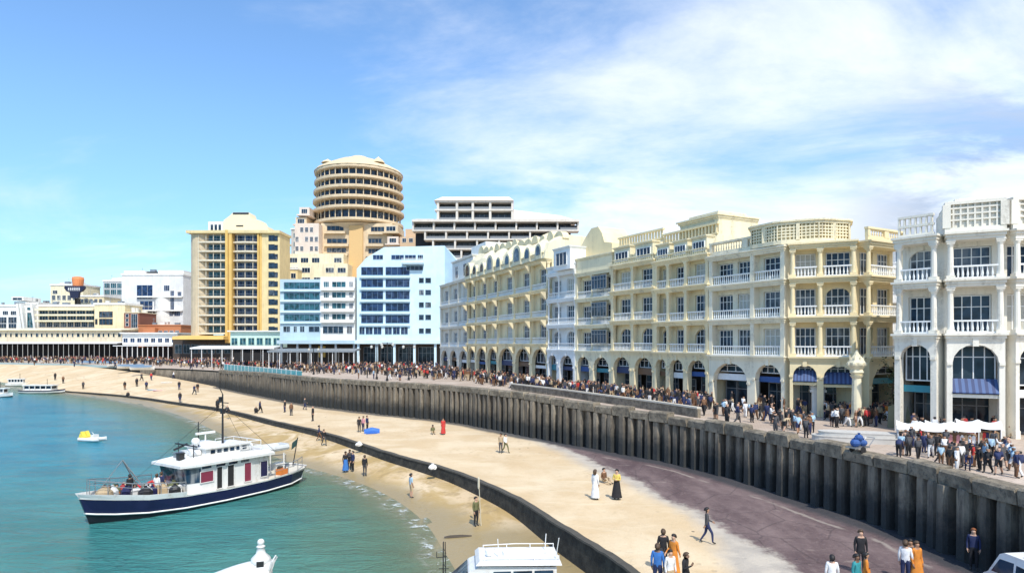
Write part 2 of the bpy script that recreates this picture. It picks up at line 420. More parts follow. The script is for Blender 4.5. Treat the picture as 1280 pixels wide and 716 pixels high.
oi = N(nt, 'ShaderNodeObjectInfo'); c = mixc(nt, mathn(nt, 'MULTIPLY', oi.outputs['Random'], .55), c, (.09, .08, .065))
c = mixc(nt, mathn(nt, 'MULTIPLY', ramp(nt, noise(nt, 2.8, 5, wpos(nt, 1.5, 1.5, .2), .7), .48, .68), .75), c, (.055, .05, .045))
alg_shade = mathn(nt, 'ADD', z.outputs[2], mathn(nt, 'MULTIPLY', mathn(nt, 'SUBTRACT', noise(nt, 1.2, 5, p, .7), .5), 2.2))
c = mixc(nt, mathn(nt, 'MULTIPLY', ramp(nt, alg_shade, -1.0, -2.8), .92), c, (.022, .026, .027))  # algae low down, carried higher to paint shade onto the sunlit wall
nt.links.new(c, b.inputs['Base Color']); b.inputs['Roughness'].default_value = .9
bump(nt, b, noise(nt, 4, 6, p, .7), .7, .08)
SEAWALL = m
m, nt, b = newmat('weathered_coping_stone'); p = wpos(nt)
c = mixc(nt, ramp(nt, noise(nt, 1.1, 6, p, .7), .32, .68), (.12, .10, .072), (.31, .26, .19))
c = mixc(nt, mathn(nt, 'MULTIPLY', ramp(nt, noise(nt, 3.5, 6, p, .75), .5, .66), .8), c, (.07, .065, .055))
nt.links.new(c, b.inputs['Base Color']); b.inputs['Roughness'].default_value = .9
bump(nt, b, noise(nt, 5, 6, p, .7), .8, .08)
COPING = m
m, nt, b = newmat('black_weedy_wall'); p = wpos(nt)
c = mixc(nt, ramp(nt, noise(nt, 1.6, 6, p, .7), .35, .7), (.012, .013, .012), (.055, .052, .042))
c = mixc(nt, ramp(nt, noise(nt, 4.5, 4, p, .7), .66, .74), c, (.16, .15, .12))
nt.links.new(c, b.inputs['Base Color']); b.inputs['Roughness'].default_value = .8
bump(nt, b, noise(nt, 5, 6, p, .7), .8, .06)
WEED = m
# --- upper beach
SL = [gp(a, c, -3.6) for a, c in [(572,529),(669,553),(718,577),(771,602),(840,635),(889,674),(913,716),(950,800),(1000,1000)]] + [(9, -60)]
ML = [gp(a, c, -3.6) for a, c in [(588,530),(640,540),(698,557),(758,583),(824,616),(860,635),(909,660),(959,691),(992,716),(1080,790),(1200,1000)]] + [(12, -60)]
rows = []
for a, c2 in zip(oc, ic):
    r = []
    for j in range(33):
        t = j/32; q = a.lerp(c2, t)
        if 0 < j < 32: q.z += .05*math.sin(q.x*.9+q.y*.35)*math.sin(q.y*.6-q.x*.2)
        r.append(q)
    rows.append(r)
flat = [q for r in rows for q in r]; xy = [(q.x, q.y) for q in flat]
aS, aM, aW = dist_poly(xy, SL), dist_poly(xy, ML), dist_poly(xy, [tuple(q) for q in ic])
far = np.array([q.y > 96 or (q.x < -8 and q.y > 78) for q in flat])
# the polylines run from far to near, so the wall side is on their left-hand (negative) side
aS, aM = np.where(far, -9, -aS), np.where(far, -9, -aM)
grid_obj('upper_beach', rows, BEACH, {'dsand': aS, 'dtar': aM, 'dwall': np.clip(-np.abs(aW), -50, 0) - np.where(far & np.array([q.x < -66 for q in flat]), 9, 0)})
# --- lower beach and sea bed
HW = [0.02,.02,.02,.05,.18,.3,.35,.4,.5,.55,.65,.8,1.0,1.3,1.35,1.35,1.35,1.35,1.35,1.35,1.35]
hw = np.interp(np.arange(len(oc))/10, range(len(HW)), HW)
rows = []
for k, (a, w) in enumerate(zip(oc, wc)):
    foot = Vector((a.x, a.y, a.z - hw[k])); d = (w - foot); d.z = 0; L = max(d.length, .5); d.normalize(); r = []
    for j in range(13):
        t = j/12; q = foot.lerp(w, t); q.z = foot.z + (SEA_Z - foot.z)*(t**1.15)
        if 0 < j < 12: q.z += .06*math.sin(q.x*.8+2)*math.sin(q.y*.5)
        r.append(q)
    for s_, dz in ((1.5,.10),(3.5,.24),(7,.55),(13,1.1),(24,2.2),(60,5)):
        r.append(Vector((w.x + d.x*s_, w.y + d.y*s_, SEA_Z - dz)))
    rows.append(r)
grid_obj('lower_beach', rows, LOWSAND)
# --- sea
xs = [-6000,-2500,-1000,-500,-320] + list(np.arange(-220, 12, 1.6)) + [14, 40, 400]
ys = [-3000,-900,-300,-120] + list(np.arange(-40, 20, 4)) + list(np.arange(20, 215, 1.6)) + [225, 300]
rows = [[(x, y, SEA_Z) for x in xs] for y in ys]
xy = [(x, y) for r in rows for x, y, _ in r]
ds = np.abs(dist_poly(xy, [tuple(q) for q in wc]))
dep = np.minimum(ds*.085, 5)
grid_obj('sea', rows, SEA, {'depth': dep})
# --- land behind the wall: one sheet out to the horizon, then the paved promenade 4 mm above it
top_edge = [Vector((q.x, q.y, 0)) for q in ic]
def sheet(name, extra, z, mat):
    mb = MB(); mb.poly([(q.x, q.y, z) for q in top_edge] + [(x, y, z) for x, y in extra]); o = mb.build(name, mat); o['kind'] = 'structure'
sheet('ground', [(6000, -60), (6000, 6000), (-6000, 6000), (-6000, 262)], -.004, plain('town_ground', (.22, .2, .18), .9, var=.2, scale=.2))
sheet('promenade', [(120, -60), (120, 330), (-420, 330)], 0.0, PAVE)
# ================================================================== the tall sea wall
def resample(line, step):
    out = [line[0].copy()]; acc = 0.0
    for a, b in zip(line[:-1], line[1:]):
        L = (b-a).length; d = (b-a)/L if L else None; s = 0.0
        while L and acc + (L - s) >= step:
            s += step - acc; out.append(a + d*s); acc = 0.0
        acc += L - s
    return out
k0, k1 = 50, len(ic) - 11
wl = [Vector((q.x, q.y, 0)) for q in ic[k0:]]; wz = [q.z for q in ic[k0:]]
sw = thing('sea_wall', 'long dark concrete sea wall ribbed with close piers behind the beach', 'sea wall', tuple(wl[25]))
OFF = -Vector(sw.location)
def wtop(q):     # the wall carries a low parapet along its middle stretch
    return float(np.interp(q.y, [30, 50, 60, 68, 118, 135], [0, 0, .3, .72, .6, .15]))
def nrm(line, i):
    a = line[max(i-1, 0)]; b = line[min(i+1, len(line)-1)]; d = (b-a).normalized()
    return Vector((-d.y, d.x, 0))      # towards the land (line runs from far to near)
wl = [v for v in wl]
mb = MB(); rings = []
for i, q in enumerate(wl):
    n = nrm(wl, i); z0 = wz[i] - .5
    rings.append([q + OFF + Vector((0,0,z0)) - n*.06, q + OFF + n*.0 + Vector((0,0,-.497+wtop(q))), q + OFF + n*.9 + Vector((0,0,-.497+wtop(q))), q + OFF + n*.9 + Vector((0,0,z0))])
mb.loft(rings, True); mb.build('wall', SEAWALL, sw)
dense = resample(wl, 1.0)
pi_near = []; rj = random.Random(8)
for i, q in enumerate(dense):
    if q.y < 5 or q.x < -63.5: continue
    q = q + (dense[min(i+1, len(dense)-1)] - dense[i-1])*rj.uniform(-.09, .09)
    n = nrm(dense, i); zb = float(np.interp(i, np.linspace(0, len(dense)-1, len(wz)), wz)) if q.x < -60 else -3.6
    pi_near.append((q, n, zb))
near = sorted(range(len(pi_near)), key=lambda k: pi_near[k][0].length)[:100]
def pier(mb, q, n, zb, r, tz):
    d = Vector((n.y, -n.x, 0)); w = r.uniform(.2, .32); pr = r.uniform(.45, .62); lean = r.uniform(-.03, .03); top = -.45 - r.uniform(0, .1) + tz
    def ring(z, s, e): return [q + d*(a*w*s+lean*e) - n*(c*pr*s + .03*e) + Vector((0,0,z)) for a, c in ((-1,-.1),(-1,.7),(-.72,1),(.72,1),(1,.7),(1,-.1))]
    mb.loft([ring(zb-.3, 1.1, 0), ring(zb+.6, 1.04, .4), ring((zb+top)/2, 1.0, .7), ring(top-.2, .97, 1), ring(top, .93, 1)])
rest = MB(); rp = random.Random(3)
for k, (q, n, zb) in enumerate(pi_near):
    if k in near:
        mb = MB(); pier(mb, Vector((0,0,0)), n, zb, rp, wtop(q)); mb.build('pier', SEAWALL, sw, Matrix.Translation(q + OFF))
    else: pier(rest, q + OFF, n, zb, rp, wtop(q))
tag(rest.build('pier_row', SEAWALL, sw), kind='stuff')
cop = [q for q in resample(wl, 2.1) if q.x > -64]; rc = random.Random(11)
for i in range(len(cop)-1):
    a, b2 = cop[i], cop[i+1]
    if b2.y < 4: continue
    d = (b2-a).normalized(); n = Vector((-d.y, d.x, 0)); g = rc.uniform(.06, .2); L = (b2-a).length; sk = rc.uniform(-.07, .07)
    hgt = .28 + rc.uniform(-.2, .12) if a.y < 60 else .2 + rc.uniform(-.03,.03)
    mb = MB(); rg = []
    for s_ in (0, .04, .3, .6, .96, 1):
        e = g/2 + (L-g)*s_; chip = (rc.uniform(0, .035) if 0 < s_ < 1 else rc.choice((.02, .04, .12, .3))); jo = sk + rc.uniform(-.012, .012)
        c0 = d*e
        rg.append([c0 - n*(.52+jo) + Vector((0,0,-.5)), c0 - n*(.56+jo) + Vector((0,0,hgt-.1-chip)), c0 - n*(.46+jo-chip*.5) + Vector((0,0,hgt-chip)), c0 + n*.3 + Vector((0,0,hgt-chip*.7)), c0 + n*.34 + Vector((0,0,-.5))])
    mb.loft(rg); mb.build('coping_block', COPING, sw, Matrix.Translation(a + OFF + Vector((0,0,wtop(a)))))
# ================================================================== the low black wall along the sand
lw = [q.copy() for q in oc[33:]]
lo = thing('low_beach_wall', 'low black weedy retaining wall between dry sand and wet shore', 'wall', tuple(lw[60]))
OFF = -Vector(lo.location); rings = []; caps = []
for i, q in enumerate(lw):
    n = nrm(lw, i); h = hw[min(33+i, len(hw)-1)]; ch = rc.uniform(-.03, .03)
    rings.append([q+OFF-n*.12+Vector((0,0,-h-.4)), q+OFF-n*.02+Vector((0,0,.02+ch)), q+OFF+n*.3+Vector((0,0,.02+ch)), q+OFF+n*.34+Vector((0,0,-h-.4))])
    caps.append([q+OFF-n*.08+Vector((0,0,.022+ch)), q+OFF-n*.06+Vector((0,0,.11+ch)), q+OFF+n*.34+Vector((0,0,.1+ch)), q+OFF+n*.36+Vector((0,0,.022+ch))])
mb = MB(); mb.loft(rings); mb.build('wall', WEED, lo)
mb = MB(); mb.loft(caps); mb.build('kerb', plain('dark_kerb', (.075,.068,.055), .85, var=.4), lo)
# ================================================================== parapet on the promenade and the turquoise railing
pp = [Vector((*gp(a, c, 0), 0)) for a, c in [(640,487),(700,495),(760,504),(820,513),(874,522)]]
o = thing('promenade_parapet', 'low pale stone parapet dividing the walk in front of the arcades', 'parapet', tuple(pp[2]))
cc = curve(pp, 6); rings = []; OFF = -pp[2]; caps = []
for i, q in enumerate(cc):
    n = nrm(cc, i); rings.append([q+OFF-n*.15, q+OFF-n*.15+Vector((0,0,.72)), q+OFF+n*.15+Vector((0,0,.72)), q+OFF+n*.15])
    caps.append([q+OFF-n*.22+Vector((0,0,.722)), q+OFF-n*.22+Vector((0,0,.86)), q+OFF+n*.22+Vector((0,0,.86)), q+OFF+n*.22+Vector((0,0,.722))])
mb = MB(); mb.loft(rings); mb.build('wall', COPING, o)
mb = MB(); mb.loft(caps); mb.build('kerb', stucco('parapet_cap', (.58,.53,.44)), o)
TURQ = plain('turquoise_panel', (.04, .34, .38), .25, var=.3, scale=1.2)
ra = [Vector((q.x, q.y, 0)) for q in ic[70:92]]
ra = [q + nrm(ra, i)*.15 for i, q in enumerate(ra)]
ra = [q for q in resample(ra, 2.4) if 278 < CX + q.x/q.y*F < 384]
o = thing('glass_railing', 'turquoise glass railing on top of the far sea wall', 'railing', tuple(ra[0]))
for a, b2 in zip(ra[:-1], ra[1:]):
    d = b2 - a; mb = MB()
    M = Matrix.Translation(a - ra[0]) @ Matrix.Rotation(math.atan2(d.y, d.x), 4, 'Z')
    mb.box(.06, d.length-.06, -.02, .02, .3, 1.5); mb.build('panel', TURQ, o, M)
    mb = MB(); mb.box(-.05, .05, -.05, .05, .2, 1.65); mb.box(.05, d.length-.05, -.03, .03, 1.53, 1.6); mb.build('post', WMETAL, o, M)
# ================================================================== the arcaded terrace along the promenade
def frame_of(p0, p1):
    d = Vector((p1[0]-p0[0], p1[1]-p0[1])); return d.length, math.atan2(d.y, d.x)
def wing_matrix(root_p, root_a, p0, p1):
    L, a = frame_of(p0, p1); c, s = math.cos(-root_a), math.sin(-root_a); dx, dy = p0[0]-root_p[0], p0[1]-root_p[1]
    return L, Matrix.Translation((dx*c - dy*s, dx*s + dy*c, 0)) @ Matrix.Rotation(a - root_a, 4, 'Z')
SHOPG = glass('shop_glass', (.03, .05, .07), .08, False)
SHOPS = [BLUE, plain('navy_fascia', (.02,.04,.12), .5), WMETAL, plain('teal_fascia', (.03,.22,.28), .5), plain('brown_fascia', (.16,.09,.05), .6)]
def wing(root, M, L, zs, bays, mat, A=1.0, D=10.0, cap=None, cap_h=1.2, arch=True, win=None, slim=False, open_cols=True, shop=0, pointed=False, seed=0, top_arch=False, balw=None, wide=.78, awn=None, rnd_col=False):
    """one straight front: shops behind arches, then floors of recessed or flat bays behind balustrades
       bays: list of (share of the length, windows, recessed?)"""
    r = random.Random(seed); tot = sum(b[0] for b in bays); xs = [0.0]
    for b in bays: xs.append(xs[-1] + b[0]/tot*L)
    balw = balw or BALW
    # --- body with window openings
    wall = MB(); shell(wall, L, D, zs[0], zs[-1])
    wins = []
    for f in range(1, len(zs)-1):
        z0, z1 = zs[f], zs[f+1]; hh = z1 - z0; ops = []
        for k, b in enumerate(bays):
            a0, a1 = xs[k], xs[k+1]; n = b[1]; w = (a1-a0)
            if n <= 0: continue
            ww = min(2.1, w/n*(.7 if n == 1 else .7)); h = hh*(.7 if b[2] else .62)
            for i in range(n):
                c = a0 + w*(i+.5)/n + ((w/n-ww)*.12*(1 if i < n/2 else -1) if n == 2 else 0)
                rise = ww*.42 if (b[3:] and f in b[3]) else 0
                zb = z0 + (.08 if b[2] else .3)
                ops.append((c-ww/2, c+ww/2, zb, zb+h, rise)); wins.append((c-ww/2, zb, ww, h))
        panel(wall, 0, L, z0, z1, ops, 0.0, .3)
    wall.build('wall', mat, root, M)
    for x, z, w, h in wins:
        window(root, M, x+.02, .24, z+.02, w-.04, h-.04, nv=3 if w > 1.5 else 1, nh=1, pm=CURT if r.random() < .13 else GLASS)
    # --- ground floor arcade
    g = MB(); z1 = zs[1] - .5; ops = []; pw = min(.62, L/len(bays)*.2)
    for k, b in enumerate(bays):
        a0, a1 = xs[k], xs[k+1]; w = a1-a0; m = max(pw*.5, w*(1-wide)*.5)
        hz = z1 - .22; ops.append((a0+m, a1-m, 0, hz, min((w-2*m)*.5, hz*.42) if arch else 0))
    panel(g, 0, L, 0, z1, ops, -A, .55)
    for x0 in (0, L):
        g.poly([(x0, -A, 0), (x0, 0, 0), (x0, 0, z1), (x0, -A, z1)])
    g.build('arcade', mat, root, M)
    for k, o in enumerate(ops):       # imposts, plinths and keystones of the arcade
        c = (o[0]+o[1])/2
        if o[4] > 0:
            t = MB(); t.box(c-.16, c+.16, -A-.12, -A+.05, o[3]-.12, o[3]+.42); t.build('keystone', mat, root, M)
            for e, s_ in ((o[0], -1), (o[1], 1)):
                t = MB(); t.box(min(e, e+s_*.3), max(e, e+s_*.3), -A-.1, -A+.3, o[3]-o[4]-.1, o[3]-o[4]+.1); t.build('impost', mat, root, M)
        for e, s_ in ((o[0], -1), (o[1], 1)):
            t = MB(); t.box(min(e, e+s_*.3), max(e, e+s_*.3), -A-.09, -A+.3, 0, .5); t.build('plinth', mat, root, M)
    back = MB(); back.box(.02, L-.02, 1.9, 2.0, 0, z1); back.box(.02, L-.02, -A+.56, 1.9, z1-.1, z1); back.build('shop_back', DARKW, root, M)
    for k, o in enumerate(ops):
        w = o[1]-o[0]; fa = MB(); fz = 2.55 + r.uniform(-.15, .25); sm = SHOPS[(k*3+shop) % len(SHOPS)]
        fa.box(o[0]-.05, o[1]+.05, -A+.62, -A+.72, fz, fz+r.uniform(.4, .8)); fa.build('shop_sign', sm, root, M)
        if awn and k in awn:
            s_ = MB(); n = 14
            for i in range(n):
                s_.mi = i % 2; e0, e1 = o[0] + w*i/n, o[0] + w*(i+1)/n
                s_.loft([[(e0, -A-.05, fz+.15), (e0, -A+.6, fz+1.0), (e0, -A+.6, fz+.94), (e0, -A-.05, fz+.09)], [(e1, -A-.05, fz+.15), (e1, -A+.6, fz+1.0), (e1, -A+.6, fz+.94), (e1, -A-.05, fz+.09)]])
            s_.build('awning', [plain('dark_blue_awning', (.025,.045,.13), .6), plain('mid_blue_stripe', (.06,.11,.25), .6)], root, M)
            s_ = MB(); s_.box(o[0]-.02, o[1]+.02, -A+.1, -A+.4, fz-.2, fz+.02); s_.build('lintel', mat, root, M)
        window(root, M, o[0]+.04, 1.0, .05, w-.08, fz-.1, nv=2, nh=1, fm=plain('shop_frame', (.2,.2,.2), .5), pm=SHOPG, name='shop_window', fr=.09)
        window(root, M, o[0]+.04, -A+.85, fz+.75, w-.08, o[3]-fz-.8, nv=3, nh=1, fm=WMETAL, pm=SHOPG, name='fanlight', fr=.08)
    # --- floor bands, balustrades, columns
    for f in range(1, len(zs)):
        b = MB(); moulding(b, 0, L, -A-.05, .02, zs[f], outs=(0, .1, .24) if not slim else (0, .05, .12)); b.build('floor_band' if f < len(zs)-1 else 'cornice', mat, root, M)
    cw = .14 if slim else .18
    for f in range(1, len(zs)-1):
        z0, hh = zs[f], zs[f+1] - zs[f] - .5
        for k, bb in enumerate(bays):
            a0, a1 = xs[k], xs[k+1]
            if bb[2] or A > .3: balustrade(root, M, a0 + cw*1.3, a1 - cw*1.3, -A+.16, z0, .85, balw)
        if open_cols:
            for k, x in enumerate(xs):
                rec = (k < len(bays) and bays[k][2]) or (k > 0 and bays[k-1][2])
                xx = min(max(x, cw*1.2), L - cw*1.2)
                if rec: column(root, M, xx, -A+.2, z0, hh, cw, mat, square=not (slim or rnd_col))
                else:
                    q = MB(); q.box(xx-.2, xx+.2, -A+.0, -.003, z0, z0+hh); q.build('pier', mat, root, M)
    # --- what stands on the cornice
    zt = zs[-1]
    if cap == 'parapet':
        b = MB(); n = max(2, int(L/3))
        b.box(0, L, -A+.1, -A+.34, zt, zt+.3); b.box(-.04, L+.04, -A+.04, -A+.4, zt+cap_h, zt+cap_h+.16)
        b.build('parapet', mat, root, M)
        for i in range(n):
            x0, x1 = L*i/n, L*(i+1)/n
            balustrade(root, M, x0+.3, x1-.3, -A+.22, zt+.3, cap_h-.3, mat, .3)
            for e in (x0, x1-.3): p = MB(); p.box(e, e+.3, -A+.08, -A+.36, zt+.3, zt+cap_h); p.build('parapet_post', mat, root, M)
    elif cap == 'block':
        b = MB(); b.box(0, L, -A+.1, 2.2, zt, zt+cap_h); moulding(b, 0, L, -A+.1, 2.2, zt+cap_h+.35, (.1,.12,.12), (.05,.12,.2)); b.build('parapet', mat, root, M)
    return xs
def house(name, label, p0, p1, **kw):
    L, a = frame_of(p0, p1)
    t = thing(name, label, 'building', (p0[0], p0[1], 0), a, 'cream and white houses along the promenade arcade')
    return t, L
def B(px, yb): return gp(px, yb, 0)
PT = {553: B(553,465), 588: B(588,470), 690: B(690,484), 725: B(725,488), 770: B(770,493), 825: B(825,499), 893: B(893,507), 988: B(988,517.5)}
I4 = Matrix()
# --- end house: pale grey-cream, stepped top
t, L = house('terrace_house', 'pale grey cream end house of the arcade terrace, stepping down beside the blue building', PT[553], PT[588])
ENDM = stucco('greyish_cream', (.70,.66,.56), amt=.5)
wing(t, I4, L, [0,5.4,9.4,13.8,18.2], [(1,1,False),(1,1,False),(1,1,False)], ENDM, A=.5, D=12, slim=True, shop=1, seed=1)
b = MB(); b.box(L*.3, L, .5, 10, 18.2, 22.2); moulding(b, L*.3, L, .5, 10, 22.5); b.build('attic', WHITE, t)
for i in range(2): window(t, I4, L*(.42+.28*i), .44, 18.9, 1.8, 2.4, 1, 1)
b = MB(); b.box(L*.55, L, 3, 10, 22.5, 25); b.build('roof_house', WHITE, t)
# --- six bays of loggias under a battered mansard
t, L = house('terrace_house', 'ornate cream house with six columns of loggias under a rough scalloped mansard roof', PT[588], PT[690])
zs = [0,6.0,9.7,13.5,17.6]
xs = wing(t, I4, L, zs, [(.85,1,True),(1,1,True),(.9,1,True),(1.25,1,True),(1.1,1,True),(1,1,True)], CREAM, A=.7, D=14, slim=False, shop=2, seed=2, wide=.84)
b = MB(); rr = random.Random(5); rg = []
for i in range(37):
    x = L*i/36; h = 5.4 - 2.2*i/36 + .35*math.sin(i*1.1) + rr.uniform(-.25, .25); bulge = .35*math.sin(i*.85)
    rg.append([(x, -1.2, 17.6), (x, -.9+bulge*.2, 17.6+h*.3), (x, -.1+bulge*.6, 17.6+h*.62), (x, 1.2+bulge, 17.6+h*.84), (x, 2.4, 17.6+h), (x, 4.5, 17.6+h*.98), (x, 13.9, 17.6+h*.9), (x, 13.9, 17.6)])
b.loft(rg); b.build('roof', CREAM2, t)
for i in range(9):
    x = L*(i+.5)/9; d = MB(); z0 = 17.7; w = 1.0 if i % 3 else 1.5; h = 2.1 if i % 3 else 2.9
    d.loft([[(q[0], y, q[1]) for q in [(x-w, z0)] + arch_pts(x-w, x+w, z0+h*.55, z0+h) + [(x+w, z0)]] for y in (-1.25, 1.2)]); o = d.build('dormer', CREAM2, t)
    g = MB(); g.loft([[(q[0], y, q[1]) for q in [(x-w*.62, z0+.5)] + arch_pts(x-w*.62, x+w*.62, z0+h*.5, z0+h*.85) + [(x+w*.62, z0+.5)]] for y in (-1.30, -1.262)]); g.build('pane', GLASS, o)
for i in range(13):     # scallop crest along the roof edge
    x = L*(i+.5)/13; hh = 5.4 - 2.2*(i+.5)/13; d = MB(); w = L/26*rr.uniform(.75, 1.15)
    d.loft([[(q[0], y, q[1]) for q in [(x-w, 17.2+hh)] + arch_pts(x-w, x+w, 17.3+hh, 17.6+hh+rr.uniform(.5,1.1)) + [(x+w, 17.2+hh)]] for y in (1.6, 2.6)]); d.build('crest', CREAM, t)
balustrade(t, I4, .4, L*.5, -1.1, 17.6, .9, CREAM2); balustrade(t, I4, L*.5, L-.4, -1.1, 17.6, .9, CREAM2)
# ornate brackets under the first balcony
for x in xs:
    xx = min(max(x, .3), L-.3)
    for zf in zs[1:5]:
        q = MB(); q.loft([[(xx-.22, -.95, zf-1.5), (xx+.22, -.95, zf-1.5), (xx+.22, -.9, zf-1.5), (xx-.22, -.9, zf-1.5)], [(xx-.25, -1.5, zf-.8), (xx+.25, -1.5, zf-.8), (xx+.25, -.85, zf-.8), (xx-.25, -.85, zf-.8)], [(xx-.28, -1.75, zf-.5), (xx+.28, -1.75, zf-.5), (xx+.28, -.85, zf-.5), (xx-.28, -.85, zf-.5)]]); q.build('bracket', CREAM, t)
# --- white bay-fronted slice
t, L = house('terrace_house', 'narrow bluish white house with a boxed glass bay rising above its roofline', PT[690], PT[725])
WB = stucco('cool_white_render', (.76,.77,.76), amt=.3)
zs = [0,5.2,8.5,11.9,15.4]
wing(t, I4, L, zs, [(.8,1,True,(1,)),(1.2,1,True,(1,))], WB, A=.8, D=12, slim=True, shop=3, seed=3, cap='block', cap_h=.5)
b = MB(); b.box(L*.42, L, -1.5, 1.5, 15.45, 18.0); moulding(b, L*.42, L, -1.5, 1.5, 18.35, (.1,.12,.12), (.02,.1,.2)); b.build('bay_top', WB, t)
window(t, I4, L*.52, -1.56, 16.0, L*.38, 1.7, 2, 0)
# --- plain house with the big yellow gable
t, L = house('terrace_house', 'plain cream house with glazed bay column and a great yellow rounded gable on top', PT[725], PT[770])
zs = [0,5.1,8.3,11.6,14.8]
wing(t, I4, L, zs, [(.9,1,False),(1.1,2,True)], CREAM2, A=.7, D=12, slim=True, shop=0, seed=4, cap='block', cap_h=1.5)
for f in range(1, 4):
    window(t, I4, L*.52, -.95, zs[f]+.9, L*.4, zs[f+1]-zs[f]-1.6, 4, 1, fm=STEEL, name='bay_window')
gb = MB(); gp_ = [(-4.0, 16.6), (-4.2, 18.0), (-2.4, 18.2), (-.9, 18.7), (0, 19.6), (1.2, 20.5), (2.6, 20.5), (3.4, 19.6), (3.9, 18.4), (5.4, 18.1), (5.5, 16.6)]
gb.loft([[(x, y, z) for x, z in gp_] for y in (.9, 5.0)]); gb.box(-3.8, 5.3, 1.0, 8, 14.9, 16.6); gb.build('gable', YELLOW, t)
# --- two houses of recessed balconies
t, L = house('terrace_house', 'cream house of two balconied bays with round dark arches and lattice attic', PT[770], PT[825])
zs = [0,5.2,8.6,12.0,15.0]
wing(t, I4, L, zs, [(1,1,True,(1,)),(1,1,True,(1,))], CREAM, A=.75, D=12, shop=1, seed=6)
def attic(t, L, z, A, mat, n, h=2.2, dep=8, lat=YELLOW):
    b = MB(); b.loft([[(0, -A+.2, z), (0, .5, z+h), (0, dep, z+h), (0, dep, z)], [(L, -A+.2, z), (L, .5, z+h), (L, dep, z+h), (L, dep, z)]]); b.build('attic', mat, t)
    for i in range(n):
        x0 = L*(i+.12)/n; w = L/n*.76
        d = MB(); d.box(x0, x0+w, -A+.12, 1.0, z+.05, z+h*.78); moulding(d, x0, x0+w, -A+.12, 1.0, z+h*.78+.3, (.08,.1,.1), (.02,.1,.2)); dd = d.build('dormer', mat, t)
        window(dd, I4, x0+w*.1, -A+.07, z+.35, w*.8, h*.48, 3, 0)
    balustrade(t, I4, .2, L-.2, -A+.05, z, .6, mat, .3)
    g = MB(); g.box(0, L, .35, .6, z+h, z+h+.15); k = max(3, int(L/.45))
    for i in range(k): g.box(L*(i+.25)/k, L*(i+.7)/k, .4, .55, z+h+.15, z+h+.95)
    g.box(-.1, L+.1, .3, .65, z+h+.95, z+h+1.15); g.build('lattice_parapet', lat, t)
attic(t, L, 15.0, .75, CREAM2, 2)
t, L = house('terrace_house', 'cream house of three balconied bays crowned by a square white roof pavilion', PT[825], PT[893])
zs = [0,5.1,8.25,11.7,14.6]
wing(t, I4, L, zs, [(.8,1,True,(1,)),(1,1,True),(1.2,1,True,(1,))], CREAM, A=.8, D=12, shop=4, seed=7)
attic(t, L, 14.6, .8, CREAM2, 3, 1.9)
b = MB(); b.box(L*.3, L*.98, .7, 6, 14.7, 18.2); moulding(b, L*.3, L*.98, .7, 6, 18.5, outs=(.05,.2,.4)); b.box(L*.38, L*.9, 1.3, 5, 18.5, 18.95); b.build('roof_pavilion', CREAM2, t)
WARMW = stucco('warm_pale_render', (.80,.735,.57), amt=.6)
# --- the corner house: a flat pale front and a yellow front round the corner
c0 = PT[988]; c1 = (gx(1070, 51.8), 51.8); c2 = (gx(1116, 54.2), 54.2)
t, L = house('corner_house', 'corner house with flat pale flank, warm yellow loggia front and round lattice roof crown', PT[893], PT[988])
a0 = frame_of(PT[893], PT[988])[1]
zs = [0,4.9,8.2,11.4,14.2]
wing(t, I4, L, zs, [(1.35,2,False),(.9,1,False)], WARMW, A=.75, D=9, cap='parapet', cap_h=1.1, shop=2, seed=8, wide=.8)
L2, M2 = wing_matrix(PT[893], a0, c0, c1)
wing(t, M2, L2, zs, [(1,1,True),(1.15,1,True,(2,))], YELLOW, A=1.1, D=8, shop=0, seed=9, wide=.86, awn=(0,1), rnd_col=True)
L3, M3 = wing_matrix(PT[893], a0, c1, c2)
wing(t, M3, L3, zs, [(1,2,True)], YELLOW, A=1.1, D=8, cap='parapet', cap_h=.9, shop=3, seed=10, wide=.86, rnd_col=True)
def crown(parent, M, cx, cy, z, rx, ry, h, mat, n=40, a0=0, a1=2*math.pi, dome=True):
    """solid drum behind a screen of square pierced openings"""
    b = MB(); oc8 = lambda a: math.cos(math.pi/8)/math.cos(((a+math.pi/8) % (math.pi/4)) - math.pi/8)     # eight flat sides
    P = lambda k, s, zz: (cx + rx*s*oc8(a0+(a1-a0)*k/n)*math.cos(a0+(a1-a0)*k/n), cy + ry*s*oc8(a0+(a1-a0)*k/n)*math.sin(a0+(a1-a0)*k/n), zz)
    K = n if a1-a0 > 6.28 else n+1
    b.loft([[P(k, s, zz) for k in range(K)] for s, zz in ((.93, z), (.93, z+h))], closed=True); b.build('drum', mat, parent, M)
    s_ = MB()
    for zz, hh, o in ((z, .35, 1.02), (z+h*.3, .09, 1), (z+h*.43, .09, 1), (z+h*.56, .09, 1), (z+h*.7, .09, 1), (z+h-.3, .22, 1.02), (z+h-.08, .14, 1.06)):
        s_.loft([[P(k, s, q) for k in range(K)] for s, q in ((o-.07, zz), (o, zz), (o, zz+hh), (o-.07, zz+hh))], cap0=False, cap1=False)
    for k in range(n*2):
        s_.tube(P(k/2, .985, z+.3), P(k/2, .985, z+h-.25), .06 if k % 10 else .2, 4)
    s_.build('lattice_screen', mat, parent, M)
    if dome:
        d = MB(); d.loft([[P(k, s, zz) for k in range(K)] for s, zz in ((1.0, z+h+.06), (.8, z+h+.22), (.45, z+h+.34), (.12, z+h+.4), (.1, z+h+.62), (.02, z+h+.66))]); d.build('dome', mat, parent, M)
crown(t, M2, .6, 2.4, 14.25, 4.2, 3.3, 1.9, CREAM2)
